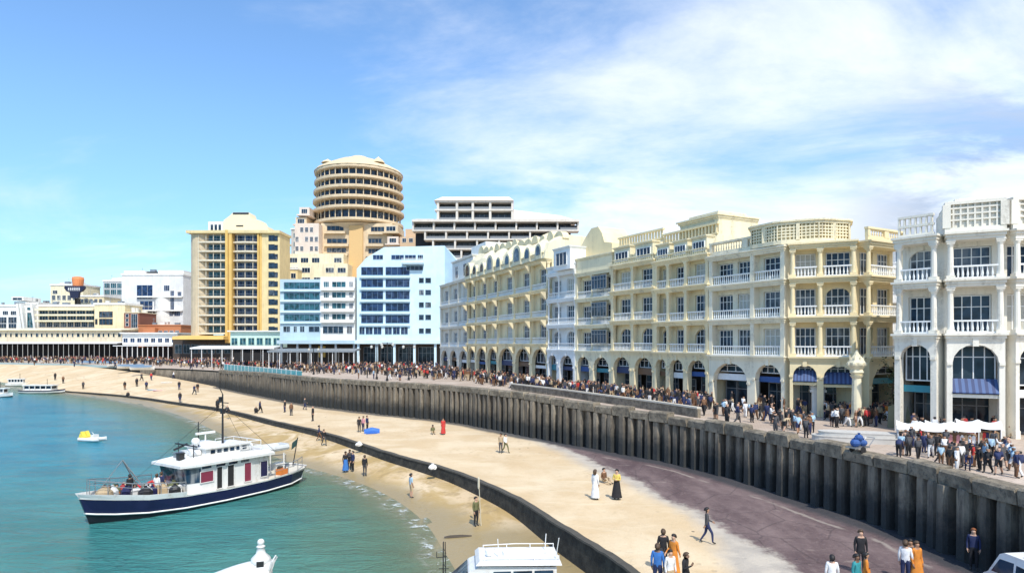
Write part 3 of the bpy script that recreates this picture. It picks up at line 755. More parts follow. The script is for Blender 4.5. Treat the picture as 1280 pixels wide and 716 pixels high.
# sculpted figure column standing before the corner
cp = gp(1071, 531, 0)
o = thing('ornate_column', 'cream column with a carved flame shaped capital before the yellow corner', 'column', (*cp, 0))
b = MB(); b.lathe([(.55,0),(.55,.5),(.42,.55),(.36,.8),(.34,2.2),(.3,3.4),(.38,3.5),(.46,3.65)], n=12); b.build('shaft', CREAM2, o)
b = MB(); b.lathe([(.34,3.65),(.5,3.85),(.4,4.05),(.58,4.3),(.66,4.55),(.5,4.75),(.36,4.95),(.2,5.15),(.05,5.5)], n=8)
for k in range(8):
    a = k*math.pi/4; b.ball((.5*math.cos(a), .5*math.sin(a), 4.45), .2, 7, 5); b.tube((.42*math.cos(a), .42*math.sin(a), 4.6), (.5*math.cos(a), .5*math.sin(a), 5.1), .09, 5, .01)
b.build('capital', CREAM2, o)
cp = gp(1022, 519, 0)
o = thing('gate_pillar', 'stout white pillar with a rounded barrel top under the yellow loggias', 'pillar', (*cp, 0), -.3)
b = MB(); b.box(-.55,.55,-.4,.4,0,.35); b.box(-.46,.46,-.34,.34,.35,1.95); b.build('shaft', WHITE, o)
b = MB(); b.box(-.62,.62,-.45,.45,1.95,2.15); b.loft([[(x, y, z) for x, z in [(-.55,2.15),(-.6,2.5),(-.42,2.85),(-.5,3.1),(.5,3.1),(.42,2.85),(.6,2.5),(.55,2.15)]] for y in (-.38,.38)]); b.build('capital', WHITE, o)
# --- the white house at the right edge
q0, q1, q2, q3 = (gx(1128, 44.6), 44.6), (gx(1180, 42.6), 42.6), (gx(1251, 41.2), 41.2), (gx(1345, 41.0), 41.0)
t, L = house('white_corner_house', 'white arcaded house with tall arches, blue canopy and pierced roof crown at right edge', q0, q1)
a0 = frame_of(q0, q1)[1]; zs = [0,6.6,10.1,13.1]
W3 = stucco('warm_white_render', (.80,.755,.65), amt=.6)
back = MB(); back.box(-.0, L, 3, 14, 0, 13.1); back.build('rear_wall', W3, t)
wing(t, I4, L, zs, [(1,1,True,(2,))], W3, A=1.3, D=7, shop=3, seed=12, wide=.72, rnd_col=True)
L2, M2 = wing_matrix(q0, a0, q1, q2)
wing(t, M2, L2, zs, [(1,1,True)], W3, A=1.3, D=7, shop=4, seed=13, wide=.84, awn=(0,), rnd_col=True)
L3, M3 = wing_matrix(q0, a0, q2, q3)
wing(t, M3, L3, zs, [(1,1,True),(.8,1,True)], W3, A=1.3, D=7, shop=2, seed=14, wide=.84, rnd_col=True)
def lattice_parapet(M, L, z, h, mat, y=-1.15):
    b = MB(); b.box(0, L, y+.16, y+5.2, z, z+h-.1); b.build('drum', mat, t, M)
    s_ = MB(); s_.box(-.1, L+.1, y-.06, y+.14, z, z+.3); s_.box(-.1, L+.1, y-.08, y+.55, z+h-.1, z+h+.08)
    for q in (.42, .62, .82): s_.box(0, L, y+.02, y+.13, z+h*q-.05, z+h*q+.05)
    n = int(L/.34)
    for i in range(n+1): s_.box(L*i/n-.05, L*i/n+.05, y+.03, y+.12, z+.3, z+h-.1)
    for x in (0, L): s_.box(x-.22, x+.22, y-.1, y+.3, z+.3, z+h-.1)
    s_.build('lattice_screen', mat, t, M)
lattice_parapet(M2, L2, 13.105, 1.9, W3); lattice_parapet(M3, L3, 13.105, 1.9, W3)
b = MB(); b.prism([(.15, -.5), (L2, -.5), (L2, 3.9), (.15, 3.9)], 15.09, 15.25); b.prism([(.6, 0), (L2-.2, 0), (L2-.2, 3.4), (.6, 3.4)], 15.25, 15.48); b.build('roof', W3, t, M2)
b = MB()
for k in range(3): b.box(L*.05, L*.9, -1.1, -.85, 13.15+k*.62, 13.3+k*.62)
for k in range(7): b.box(L*(.05+.13*k), L*(.05+.13*k)+.1, -1.08, -.87, 13.3, 14.5)
b.build('terrace_rail', W3, t)
# --- glimpse of a white block in the gap
pA, pB = (gx(1098, 66), 66), (gx(1150, 64), 64); L, a = frame_of(pA, pB)
t = thing('apartment_block', 'white balconied block glimpsed in the gap beside the right corner house', 'building', (*pA, 0), a)
b = MB(); b.box(0, L, 0, 8, 0, 16.2); b.build('wall', WHITE, t)
for f in range(5):
    z = 1.5+f*2.95
    for i in range(3): window(t, I4, L*(i+.2)/3, -.06, z+.9, L/5, 1.5, 1, 0, pm=GLASSB)
    if f: balustrade(t, I4, 0, L, -.9, z-.1, .9)
    s_ = MB(); s_.box(0, L, -1.0, -.003, z-.3, z-.1); s_.build('balcony_slab', WHITE, t)
# ================================================================== taller buildings behind
def block(name, label, px0, px1, Y0, Y1=None, cat='building', group='buildings behind the beach'):
    Y1 = Y1 or Y0; p0, p1 = (gx(px0, Y0), Y0), (gx(px1, Y1), Y1); L, a = frame_of(p0, p1)
    return thing(name, label, cat, (*p0, 0), a, group), L
def Z(py, Y): return gz(py, Y)
def bands(t, x0, x1, zs, h, y, mat_f, pm, nv, M=I4, dep=.12):
    for z in zs: window(t, M, x0, y, z, x1-x0, h, nv, 0, fm=mat_f, pm=pm, name='window_band', fr=.1)
# --- golden tower
Y = 210; t, L = block('balcony_tower', 'tall golden apartment tower with curved white balconies, ochre fin and crowned roof', 236, 348, Y)
k = Y/F; u = lambda px: (px-236)*k; top = Z(291, Y); base = Z(417, Y)
b = MB(); b.box(0, u(325), 3, 11, base, top); b.build('wall', GREYB, t)
b = MB(); b.box(u(325)+.003, u(348), 1.2, 11, base-2, Z(288, Y)); b.build('yellow_flank', LEMON, t)
b = MB(); b.box(0, L, 6, 11, 0, base-2.003); b.build('plinth_wall', DARKW, t)
nfl = 11; fh = (top-base)/nfl
BALC = stucco('beige_balcony', (.68,.61,.47), amt=.5)
def bal(x0, x1, d, curve_left):
    pts = [(x0, 3)]
    n = 8
    for i in range(n+1):
        s_ = i/n; x = x0 + (x1-x0)*s_
        y = 3 - d*(1 - abs(2*s_-1)**3*.45) if not curve_left else 3 - d*(min(1, s_*2.2)**.5)
        pts.append((x, y))
    return pts + [(x1, 3)]
for f in range(nfl):
    z = base + f*fh
    for x0, x1, d, cl in ((-.8, u(281), 2.4, True), (u(288), u(320), 2.2, False)):
        q = MB(); q.prism(bal(x0, x1, d, cl), z-.15, z+.12); bp = bal(x0, x1, d-.05, cl)
        q.loft([[(a[0], a[1], zz) for a in bp] for zz in (z+.12, z+.4)], closed=False, cap0=False, cap1=False); q.build('balcony', BALC, t)
        r_ = MB(); r_.path([(a[0], a[1], z+1.05) for a in bp], .05, 4); r_.build('balcony_rail', STEEL, t)
    window(t, I4, .9, 2.93, z+.25, u(281)-1.6, fh-.7, 8, 0, fm=STEEL, pm=GLASST, name='window_band')
    window(t, I4, u(288)+.3, 2.93, z+.25, u(320)-u(288)-.6, fh-.7, 5, 0, fm=STEEL, pm=GLASSB, name='window_band')
    window(t, I4, u(334), 1.13, z+.5, 2.0, fh-1.1, 0, 0, fm=BLACKM, pm=GLASS)
    window(t, I4, u(341.5), 1.13, z+.5, 1.1, fh-1.3, 0, 0, fm=BLACKM, pm=GLASS)
b = MB(); b.lathe([(3.4, base-1), (3.4, top+.2)], (2.2, 4.6), 18); b.build('round_corner', stucco('sandy_corner', (.60,.49,.33), amt=.5), t)
for x0, x1, n, d in ((1.5, u(281)-.6, 4, 2.0), (u(288)+.3, u(320)-.3, 3, 1.6)):
    for i in range(n): b = MB(); xx = x0+(x1-x0)*(i+.5)/n; b.box(xx-.09, xx+.09, 3-d, 3-d+.18, base+.2, top-.3); b.build('mullion_post', BALC, t)
for x, w, y in ((u(281), 2.0, .2), (u(320)+.1, 1.3, .7)):
    b = MB(); b.box(x, x+w*.42, y, 3, base-3, top+1); b.box(x+w*.5, x+w, y+.3, 3, base-3, top+.6); b.build('fin', GOLD, t)
b = MB(); b.box(-1.2, L+.3, .3, 11.3, top+.003, top+.9); b.build('roof_slab', LEMON, t)
b = MB(); b.loft([[(u(222), -3.5, base-1.9), (u(285), -3.5, base-1.9), (u(285), 3, base-1.9), (u(222), 3, base-1.9)], [(u(222), -3.2, base-.9), (u(285), -3.2, base-.9), (u(285), 3, base-.5), (u(222), 3, base-.5)]]); b.build('canopy', GOLD, t)
b = MB(); b.box(u(253), u(272), 4, 10, top+.9, Z(274, Y)); b.build('roof_house', WHITE, t)
for i in range(3): window(t, I4, u(256+5*i), 3.93, Z(286, Y), 1.0, 2.2, 0, 0, fm=WMETAL)
cr = [(u(272), top+.9), (u(272), Z(272,Y)), (u(280), Z(266,Y)), (u(284), Z(262,Y)), (u(304), Z(262,Y)), (u(307), Z(270,Y)), (u(318), Z(272,Y)), (u(321), Z(277,Y)), (u(328), Z(280,Y)), (u(330), top+.9)]
b = MB(); b.loft([[(x, y, z) for x, z in cr] for y in (4.4, 10)]); b.build('roof_crown', plain('cream_crown', (.78,.68,.48), .8), t)
b = MB(); b.box(u(284), u(304), 4.3, 4.397, Z(264.5,Y), Z(262.3,Y)); b.box(u(288), u(297), 4.3, 4.397, Z(280,Y), Z(278.5,Y)); b.build('crown_vent', BLACKM, t)
# --- buildings wedged between the golden tower and the round one
Y = 235
for px0, px1, yt, lab, mt, nf in ((346, 372, 337, 'lemon wing with glazed corner strips next to the golden tower', LEMON, 5), (364, 392, 287, 'grey white slab with dark slot windows left of the round tower', GREYB, 7)):
    t, L = block('apartment_block', lab, px0, px1, Y); zt = Z(yt, Y); Y += 9
    b = MB(); b.box(0, L, 0, 14, 0, zt); b.build('wall', mt, t)
    b = MB(); b.box(-.2, L+.2, -.3, 14.2, zt+.003, zt+.5); b.build('roof', WHITE, t)
    for f in range(nf):
        window(t, I4, L*.1, -.06, zt-3.2-f*3.3, L*.5, 1.9, 3, 0, fm=WMETAL, pm=GLASST); window(t, I4, L*.68, -.06, zt-3.2-f*3.3, L*.24, 1.9, 1, 0, fm=WMETAL)
# --- the round tower on its stepped base
Y = 262; t = thing('round_tower', 'round tan tower of ringed galleries under a shallow cone roof', 'building', (gx(449, Y), Y, 0), 0, 'buildings behind the beach'); k = Y/F
Rr = 55*k*.97; zr = [Z(p, Y) for p in (284, 269.5, 257.5, 245.5, 233.5, 221.5)]
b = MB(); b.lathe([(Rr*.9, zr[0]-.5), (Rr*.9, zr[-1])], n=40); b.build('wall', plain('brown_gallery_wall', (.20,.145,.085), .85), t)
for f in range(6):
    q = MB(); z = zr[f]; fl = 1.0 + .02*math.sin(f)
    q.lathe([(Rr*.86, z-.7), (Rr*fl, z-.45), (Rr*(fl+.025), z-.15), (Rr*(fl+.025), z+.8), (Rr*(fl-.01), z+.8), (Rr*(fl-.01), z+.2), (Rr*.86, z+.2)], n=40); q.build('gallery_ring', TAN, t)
for f in range(5):
    rear = MB(); n = 38
    for i in range(n):
        a = math.pi + 2*math.pi*(i+.5)/n; q = MB() if i < 19 else rear; q.tube((Rr*.955*math.cos(a), Rr*.955*math.sin(a), zr[f]+.2), (Rr*.955*math.cos(a), Rr*.955*math.sin(a), zr[f+1]-.5), .22, 4)
        if i < 19: q.build('column', TAN, t)
    tag(rear.build('rear_column', TAN, t), kind='stuff')
    for i in range(18):
        a = math.pi + math.pi*(i+.5)/18
        window(t, Matrix.Rotation(a+math.pi/2, 4, 'Z') @ Matrix.Translation((-1.3, -Rr*.905-.06, 0)), 0, 0, zr[f]+.7, 2.5, zr[f+1]-zr[f]-1.7, 1, 0, fm=BLACKM, pm=GLASS)
zt = zr[-1]
b = MB(); b.lathe([(Rr*1.02, zt+.8), (Rr*.97, zt+1.8), (Rr*.74, zt+3.9), (Rr*.48, zt+6.0), (Rr*.28, zt+6.9), (Rr*.22, zt+7.0), (Rr*.18, zt+8.0), (Rr*.1, zt+8.4), (Rr*.02, zt+8.5)], n=28); b.build('roof', plain('cone_roof', (.66,.53,.34), .8), t)
for a, h in ((3.9, 1.0), (5.5, 1.5)):
    b = MB(); b.lathe([(2.6, 0), (1.6, h*.8), (.4, h*1.4), (.05, h*1.7)], n=8); b.build('roof_peak', plain('cone_roof', (.66,.53,.34), .8), t, Matrix.Translation((Rr*.8*math.cos(a), Rr*.8*math.sin(a), zt+3.0)))
# stepped base, same thing: the drum grows out of it
def ux(px): return (px-449)*k
b = MB(); b.box(ux(414), ux(498), -Rr*.8, 12, 0, zr[0]-1.0); b.build('base_block', TAN, t)
b = MB(); b.lathe([(Rr*.5, zr[0]-9), (Rr*.72, zr[0]-5), (Rr*.9, zr[0]-.9)], n=30); b.build('flare', TAN, t)
b = MB(); b.box(ux(448), ux(464), -Rr*.86, -Rr*.8, 0, zr[0]-2); b.build('pilaster', plain('ochre_panel', (.66,.44,.2), .85), t)
for zz, x0, x1 in ((293, 421, 441), (308, 421, 445), (319, 421, 444), (294, 473, 489), (308, 470, 486), (320, 470, 486)):
    window(t, I4, ux(x0), -Rr*.8-.07, Z(zz+3, Y), ux(x1)-ux(x0), 1.9, 3, 0, fm=plain('tan_trim', (.6,.48,.32), .8))
    s_ = MB(); s_.box(ux(x0)-.8, ux(x1)+.8, -Rr*.8-1.4, -Rr*.8-.1, Z(zz+5, Y)-.6, Z(zz+5, Y)+.3); s_.build('balcony', TAN, t)
for i, (x0, x1, yt, d) in enumerate(((388, 416, 290, -10), (382, 446, 326, -14), (384, 452, 338, -18))):
    b = MB(); b.box(ux(x0), ux(x1), -Rr*.8+d*.4-1, 8-.1*i, 0, Z(yt, Y)); b.build('terrace_step', CREAM2 if i else ROSY, t)
    for j in range(5):
        for f in range(3):
            w = (ux(x1)-ux(x0))/5
            if (i*7+j*3+f) % 4: window(t, I4, ux(x0)+w*(j+.15), -Rr*.8+d*.4-1.07, Z(yt, Y)-3.4-f*3.6, w*.7, 1.9, 2, 0)
for i, (px0_, px1_, yt_) in enumerate(((388, 400, 268), (384, 397, 280), (392, 410, 292), (380, 394, 304), (396, 414, 312), (490, 506, 290), (494, 507, 304))):
    q = MB(); q.box(ux(px0_), ux(px1_), -Rr*.78-.5*i, -2+.2*i, Z(yt_+9, Y), Z(yt_, Y)); q.box(ux(px0_)-.6, ux(px1_)+.6, -Rr*.78-.5*i-1.4, -2+.2*i, Z(yt_+10.5, Y), Z(yt_+9, Y)-.003); o = q.build('stepped_balcony', TAN if i % 2 else ROSY, t)
    window(o, I4, ux(px0_)+.8, -Rr*.78-.5*i-.06, Z(yt_+7.5, Y), ux(px1_)-ux(px0_)-1.6, 1.8, 2, 0)
# --- block of dark balconies
Y = 222; t, L = block('balcony_block', 'broad block of dark recessed balconies between white slabs under pinkish roofs', 515, 724, Y); k = Y/F
u = lambda px: (px-515)*k
SLABW = stucco('weathered_slab', (.66,.61,.54), amt=.4)
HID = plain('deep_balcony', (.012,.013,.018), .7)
lv = [Z(p, Y) for p in (276.5, 288, 299, 311, 323, 335)]
roofm = plain('pinkish_roof', (.74,.63,.53), .85)
rows_ = [(515, 724, lv[0]), (515, 724, lv[1]), (530, 690, lv[2]), (540, 680, lv[3]), (548, 660, lv[4]), (548, 640, lv[5])]
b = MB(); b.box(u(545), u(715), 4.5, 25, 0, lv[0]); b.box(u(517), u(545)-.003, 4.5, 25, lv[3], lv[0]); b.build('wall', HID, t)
for i, (x0, x1, z) in enumerate(rows_):
    s_ = MB(); s_.box(u(x0), u(x1), 0 if i else -.6, 4.6+.01*i, z-.25, z+.55 if i == 0 else z+.25); s_.build('floor_slab', SLABW, t)
    if i < len(rows_)-1:
        zn = rows_[i+1][2]; xx0, xx1 = rows_[i+1][0], rows_[i+1][1]; n = max(3, int((xx1-xx0)/26))
        for j in range(n+1):
            x = u(xx0) + (u(xx1)-u(xx0)-.6)*j/n; q = MB(); q.box(x, x+.6, .3, 4.4, zn+.25, z-.25); q.build('party_wall', SLABW, t)
        for j in range(n):
            x = u(xx0) + (u(xx1)-u(xx0))*j/n
            window(t, I4, x+.8, 4.35, zn+.5, (u(xx1)-u(xx0))/n-1.2, z-zn-1.2, 2, 0, fm=STEEL, pm=GLASSB if j > n*.6 else GLASS)
            r_ = MB(); r_.box(x+.7, x+(u(xx1)-u(xx0))/n-.1, .35, .42, zn+.3, zn+1.1); r_.build('balcony_rail', plain('grey_rail', (.2,.21,.22), .4), t)
zt = lv[0]+.55; xa, xb = u(546), u(640); zu = [zt, zt+ (Z(263, Y)-Z(276.5, Y)), Z(250.5, Y)]
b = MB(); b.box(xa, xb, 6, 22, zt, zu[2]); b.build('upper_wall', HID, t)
for i, z in enumerate(zu):
    s_ = MB(); s_.box(xa-1, xb+.4, 2, 6.2, z-.003 if i == 0 else z-.2, z+.35); s_.build('floor_slab', SLABW, t)
    if i < 2:
        for j, px in enumerate((545, 569, 589, 611, 639)):
            q = MB(); q.box(u(px), u(px)+.8, 2.2, 6, z+.35, zu[i+1]-.2); q.build('party_wall', SLABW, t)
            if j < 4:
                w = (u((569, 589, 611, 639)[j])-u(px)); window(t, I4, u(px)+.9, 5.9, z+.4, w-1, zu[i+1]-z-1.1, 2, 0, fm=STEEL)
                r_ = MB(); r_.box(u(px)+.8, u(px)+w, 2.3, 2.4, z+.35, z+1.2); r_.build('balcony_rail', plain('grey_rail', (.2,.21,.22), .4), t)
b = MB(); b.loft([[(xa-1.2, 1.6, zu[2]+.353), (xb+.6, 1.6, zu[2]+.353), (xb+.6, 22, zu[2]+.353), (xa-1.2, 22, zu[2]+.353)], [(xa+1.5, 3, zu[2]+1.9), (xb-1, 3, zu[2]+1.9), (xb-1, 20, zu[2]+1.9), (xa+1.5, 20, zu[2]+1.9)]]); b.box(u(566), u(576), 8, 12, zu[2]+1.9, zu[2]+3); b.build('roof', roofm, t)
b = MB(); b.loft([[(xb+.61, 1.5, zt+.003), (u(722), 1.5, zt+.003), (u(722), 24, zt+.003), (xb+.61, 24, zt+.003)], [(xb+.61, 3, zt+4), (u(702), 6, zt+2.6), (u(702), 20, zt+2.6), (xb+.61, 20, zt+7.0)]]); b.build('side_roof', roofm, t)
b = MB(); b.box(u(517), xa-1.3, 5, 20, zt, zt+1.2); b.build('terrace_roof', roofm, t)
Y = 226; t, L = block('low_block', 'tan rooftop block between the round tower and the dark balconies', 500, 528, 245)
b = MB(); b.box(0, L, 0, 12, 0, Z(296, 245)); b.box(L*.2, L*.7, 2, 8, Z(296, 245), Z(285, 245)); b.build('wall', plain('terracotta_wash', (.62,.44,.28), .85), t)
for i in range(3): window(t, I4, L*(.1+.3*i), -.06, Z(303, 245), L*.18, 1.6, 1, 0)
# --- pale blue office building, two parts
Y = 157; k = Y/F
t, L = block('office_building', 'pale sky blue office block with dark navy ribbon windows and chamfered roof', 446, 556, Y)
u = lambda px: (px-446)*k; z0 = Z(425, Y); zt = Z(311, Y)
b = MB(); pro = [(u(446), z0), (u(446), Z(336,Y)), (u(458), Z(322,Y)), (u(480), Z(309,Y)), (u(556), Z(307,Y)), (u(556), z0)]
b.loft([[(x, y, z) for x, z in pro] for y in (0, 16)]); b.build('wall', PALEBL2, t)
# flank towards the terrace, leaning roofline
t2 = MB(); t2.loft([[(u(556)+.003, 0, z0), (u(556)+.003, 0, Z(307.5,Y)), (u(556)+.003, 16, Z(307.5,Y)), (u(556)+.003, 16, z0)], [(u(575), -4, z0), (u(578), -4, Z(335,Y)), (u(578), 14, Z(328,Y)), (u(575), 14, z0)]]); t2.build('side_wall', PALEBL2, t)
for f, py in enumerate((340, 355, 370, 385, 400)):
    for x0, x1 in ((451.5, 479), (482, 512)):
        window(t, I4, u(x0), -.02, Z(py+4, Y), u(x1)-u(x0), 10.3*k, 3, 0, fm=plain('blue_grey_frame', (.12,.2,.3), .5), pm=GLASSB, name='window_band', fr=.1)
    s_ = MB(); s_.box(u(450), u(513), -.5, -.003, Z(py+6.8, Y)-.1, Z(py+6.8, Y)+.4); s_.build('sill_band', PALEBL2, t)
for x0, x1 in ((449, 456), (457, 466), (467, 477), (481, 490), (491, 500), (501, 510)):
    window(t, I4, u(x0), -.02, Z(418, Y), u(x1)-u(x0), 9.5*k, 1, 0, fm=PALEBL, pm=GLASSB)
for x0, x1 in ((466, 479), (489, 505), (506, 520), (522, 529)): window(t, I4, u(x0), -.02, Z(324.5, Y), u(x1)-u(x0), 6*k, 2, 0, fm=PALEBL, pm=GLASSB)
b = MB(); b.box(u(503), u(530), -1.6, -.003, Z(331, Y), Z(329, Y)); b.build('roof_terrace', PALEBL, t); balustrade(t, I4, u(503), u(530), -1.5, Z(329, Y), 1.0)
window(t, I4, u(508), -.02, Z(338, Y), u(529)-u(508), 6*k, 3, 0, fm=PALEBL, pm=GLASS)
for py in (350.5, 365.5, 381, 396.5, 413.5):
    for x0, x1 in ((523.5, 530), (531.5, 539)): window(t, I4, u(x0), -.02, Z(py+3.5, Y), u(x1)-u(x0), 7*k, 0, 0, fm=PALEBL, pm=GLASS)
b = MB(); b.box(u(446)-.3, u(578), -1.2, 16, z0-.9, z0-.003); b.build('floor_slab', PALEBL2, t)
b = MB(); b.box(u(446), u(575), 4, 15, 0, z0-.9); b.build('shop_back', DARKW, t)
for px in (447, 470, 492, 517, 543, 556, 571):
    c = MB(); c.box(u(px), u(px)+.55, -.6, .0, 0, z0-.9); c.build('column', PALEBL2, t)
for i, (x0, x1) in enumerate(((450, 468), (472, 490), (495, 515), (520, 541))): window(t, I4, u(x0), 3.9, .3, u(x1)-u(x0), z0-2, 3, 1, fm=STEEL, pm=SHOPG)
t, L = block('office_building', 'lower teal glazed office block with white bands left of the blue offices', 350, 444.5, Y+1)
Y += 1; u = lambda px: (px-350)*k; zt = Z(349, Y)
b = MB(); b.box(0, u(402), 0, 14, z0, zt); b.build('wall', PALEBL, t)
b = MB(); b.box(u(402)+.003, L, -.8, 14, z0, Z(346.5, Y)); b.build('white_wing', WHITE, t)
for py in (357, 370, 383.5, 397):
    window(t, I4, u(355), -.03, Z(py+4.4, Y), u(400)-u(355), 8.8*k, 6, 0, fm=plain('blue_grey_frame', (.12,.2,.3), .5), pm=GLASST, name='window_band', fr=.12)
    s_ = MB(); s_.box(u(351), u(401.5), -.45, -.003, Z(py+6.2, Y)-.2, Z(py+6.2, Y)+.3); s_.build('sill_band', PALEBL2, t)
    for x0, x1 in ((406, 413), (416.5, 434), (438, 443)): window(t, I4, u(x0), -.84, Z(py+2.6, Y), u(x1)-u(x0), 7.4*k, 2, 0, fm=WMETAL, pm=GLASST if x1 < 436 else GLASS)
    s_ = MB(); s_.box(u(403), L, -1.7, -.82, Z(py+5, Y)-.3, Z(py+5, Y)+.35); s_.build('balcony_slab', WHITE, t)
for x0, x1 in ((354, 363), (367, 371.5), (375, 381), (386, 400)): window(t, I4, u(x0), -.03, Z(415, Y), u(x1)-u(x0), 7.5*k, 1, 0, fm=PALEBL, pm=GLASS)
for x0, x1 in ((405, 431), (435, 442)): window(t, I4, u(x0), -.84, Z(417, Y), u(x1)-u(x0), 9.5*k, 3, 0, fm=WMETAL, pm=GLASS)
b = MB(); b.box(-.3, L, -1.4, 14, z0-.9, z0-.003); b.build('floor_slab', PALEBL, t)
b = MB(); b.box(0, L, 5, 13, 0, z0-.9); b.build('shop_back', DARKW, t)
b = MB(); b.box(u(391), u(400), 4.6, 4.9, 2.6, 5.4); b.build('lit_sign_panel', plain('amber_panel', (.7,.48,.12), .6), t)
for px in (352, 372, 388, 402, 420, 443):
    c = MB(); c.box(u(px), u(px)+.5, -.9, -.4, 0, z0-.9); c.build('column', STEEL, t)
# --- mint kiosk and white canopies below the golden tower
Y = 172; k = Y/F; t, L = block('kiosk', 'mint green glazed beach kiosk with flat roof below the golden tower', 288, 351, Y, cat='kiosk', group=None); u = lambda px: (px-288)*k
b = MB(); b.box(0, L, 0, 7, Z(434, Y), Z(414.5, Y)); b.build('wall', MINT, t)
for i in range(6): window(t, I4, L*(i+.12)/6, -.06, Z(431, Y), L/6*.76, 9*k, 1, 0, fm=MINT, pm=GLASST)
b = MB(); b.box(.5, L-.5, 1, 7, 0, Z(434, Y)-.003); b.build('shop_back', DARK, t)
b = MB(); b.box(-.5, L+.5, -.8, 7.4, Z(414.5, Y)+.003, Z(413, Y)); b.build('roof', WHITE, t)
for px0, px1, py, Y, lab in ((242, 346, 436, 166, 'long flat white canopy roof on thin posts before the mint kiosk'), (338, 446, 440, 150, 'grey flat canopy roof on thin posts before the teal offices')):
    k = Y/F; t, L = block('promenade_canopy', lab, px0, px1, Y, cat='canopy', group=None); z = Z(py, Y)
    b = MB(); b.loft([[(0, -2, z), (0, 4, z+.6), (0, 4, z+.85), (0, -2, z+.35)], [(L, -2, z), (L, 4, z+.6), (L, 4, z+.85), (L, -2, z+.35)]]); b.build('roof', WMETAL if px0 < 300 else STEEL, t)
    for i in range(9):
        c = MB(); x = .3 + (L-.6)*i/8; c.tube((x, -1.7, 0), (x, -1.7, z), .09); c.build('post', WMETAL, t); c = MB(); c.tube((x, 3.6, 0), (x, 3.6, z+.55), .09); c.build('post', WMETAL, t)
# ================================================================== low town behind the far beach, left
def simple_block(name, label, px0, px1, Y, ytop, mat, rows, depth=12, parap=.8, nv=2, pm=None, fm=None, group='buildings behind the beach', cat='building', slab=None, ybase=None):
    """rows: (pixel row of window centre, window height m, [(px0, px1), ...])"""
    k = Y/F; t, L = block(name, label, px0, px1, Y, cat=cat, group=group); u = lambda px: (px-px0)*k; zt = Z(ytop, Y)
    b = MB(); b.box(0, L, 0, depth, 0 if ybase is None else Z(ybase, Y), zt); b.build('wall', mat, t)
    b = MB(); b.box(-.25, L+.25, -.25, depth+.2, zt+.003, zt+parap); b.build('roof', slab or WHITE, t)
    ru = random.Random(int(px0*7+Y))
    for _ in range(ru.randint(2, 4)):
        x, y, w_, h_ = ru.uniform(.5, max(.6, L-3)), ru.uniform(1.5, depth-3), ru.uniform(.8, 2.4), ru.uniform(.7, 1.9); q = MB(); q.box(x, x+w_, y, y+w_*.8, zt+parap, zt+parap+h_); q.box(x-.1, x+w_+.1, y-.1, y+w_*.8+.1, zt+parap+h_, zt+parap+h_+.12); q.build('roof_unit', STEEL if ru.random() < .4 else WHITE, t)
    q = MB(); x = ru.uniform(1, L-.5); q.tube((x, 2, zt+parap), (x, 2, zt+parap+2.6), .06, 4); q.tube((x-.5, 2, zt+parap+2.2), (x+.5, 2, zt+parap+2.2), .04, 4); q.build('aerial', STEEL, t)
    for py, h, sp in rows:
        for x0, x1 in sp: window(t, I4, u(x0), -.06, Z(py, Y)-h/2, u(x1)-u(x0), h, nv if x1-x0 > 4 else 0, 0, fm=fm or WMETAL, pm=pm or GLASS)
    return t, u, zt
def even(a, b, n, duty=.7): return [(a+(b-a)*(i+(1-duty)/2)/n, a+(b-a)*(i+(1+duty)/2)/n) for i in range(n)]
t, u, zt = simple_block('white_villa', 'white modern villa with dark glass strips at the far left end', -30, 24, 262, 383, WHITE, [(391,1.6,even(-28,22,5)),(400,2.6,even(-28,22,4,.85)),(408,2.4,even(-28,22,4,.8))])
t, u, zt = simple_block('white_villa', 'white modern villa with tall slanted teal glazing beside the beige terrace block', 22, 48, 258, 380, WHITE, [(377.8+8,1.2,[(24,31),(34,46)]),(398,7.4,[(24.5,28)]),(400,6.2,[(34,45)])], pm=GLASST)
b = MB(); b.box(u(18), u(33), -1.5, 8, Z(376,258), Z(371,258)); b.build('upper_storey', WHITE, t); window(t, I4, u(19.5), -1.56, Z(375.3,258), u(31.5)-u(19.5), 1.0, 1, 0)
for x in (28.6, 32.5, 46):
    b = MB(); b.loft([[(u(x), -.5, 5), (u(x)+.8, -.5, 5), (u(x)+.8, .0, 5), (u(x), .0, 5)], [(u(x)-1, -2.4, zt), (u(x)-.2, -2.4, zt), (u(x)-.2, .0, zt), (u(x)-1, .0, zt)]]); b.build('buttress', BALW, t)
t, u, zt = simple_block('beige_block', 'long beige block with two open ribbon balconies above the beach pavilion', 48, 120, 255, 383, BEIGE, [(390,1.8,even(49,119,6,.92)),(397.5,1.8,even(49,119,6,.92)),(405,2.4,even(49,119,8,.8))], pm=GLASS)
for py in (387, 393.8, 401.2):
    s_ = MB(); s_.box(-.3, u(120), -1.6, -.003, Z(py,255)-.35, Z(py,255)+.35); s_.build('balcony_slab', CREAM2, t)
t, u, zt = simple_block('beige_block', 'sandy block with two rows of brown balcony openings beside the dark brick stair tower', 118, 156, 252, 381, CREAM, [(393,2.4,[(124,141)]),(402,2.4,[(124,141)]),(402,2.2,[(119,122)])], nv=3, fm=plain('brown_frame', (.25,.15,.08), .7))
simple_block('roof_block', 'pale cream upper block rising behind the beige ribbon balconies', 63, 104, 290, 357, CREAM2, [(372,2.2,even(64,103,6)),(365,1.6,[(66,72),(92,100)])])
simple_block('roof_block', 'little ochre roof block beneath the dark signboard', 98, 130, 280, 371, CREAM, [(376,1.8,even(99,129,5))])
t, u, zt = simple_block('glass_block', 'grey glazed block with stepped white roof next to the tall white block', 129, 155, 300, 352, plain('grey_panel', (.45,.46,.46), .6), [(357,2.4,even(130,154,3,.9)),(365,2.4,even(130,154,3,.9)),(374,2.4,even(130,154,3,.9))], pm=GLASST)
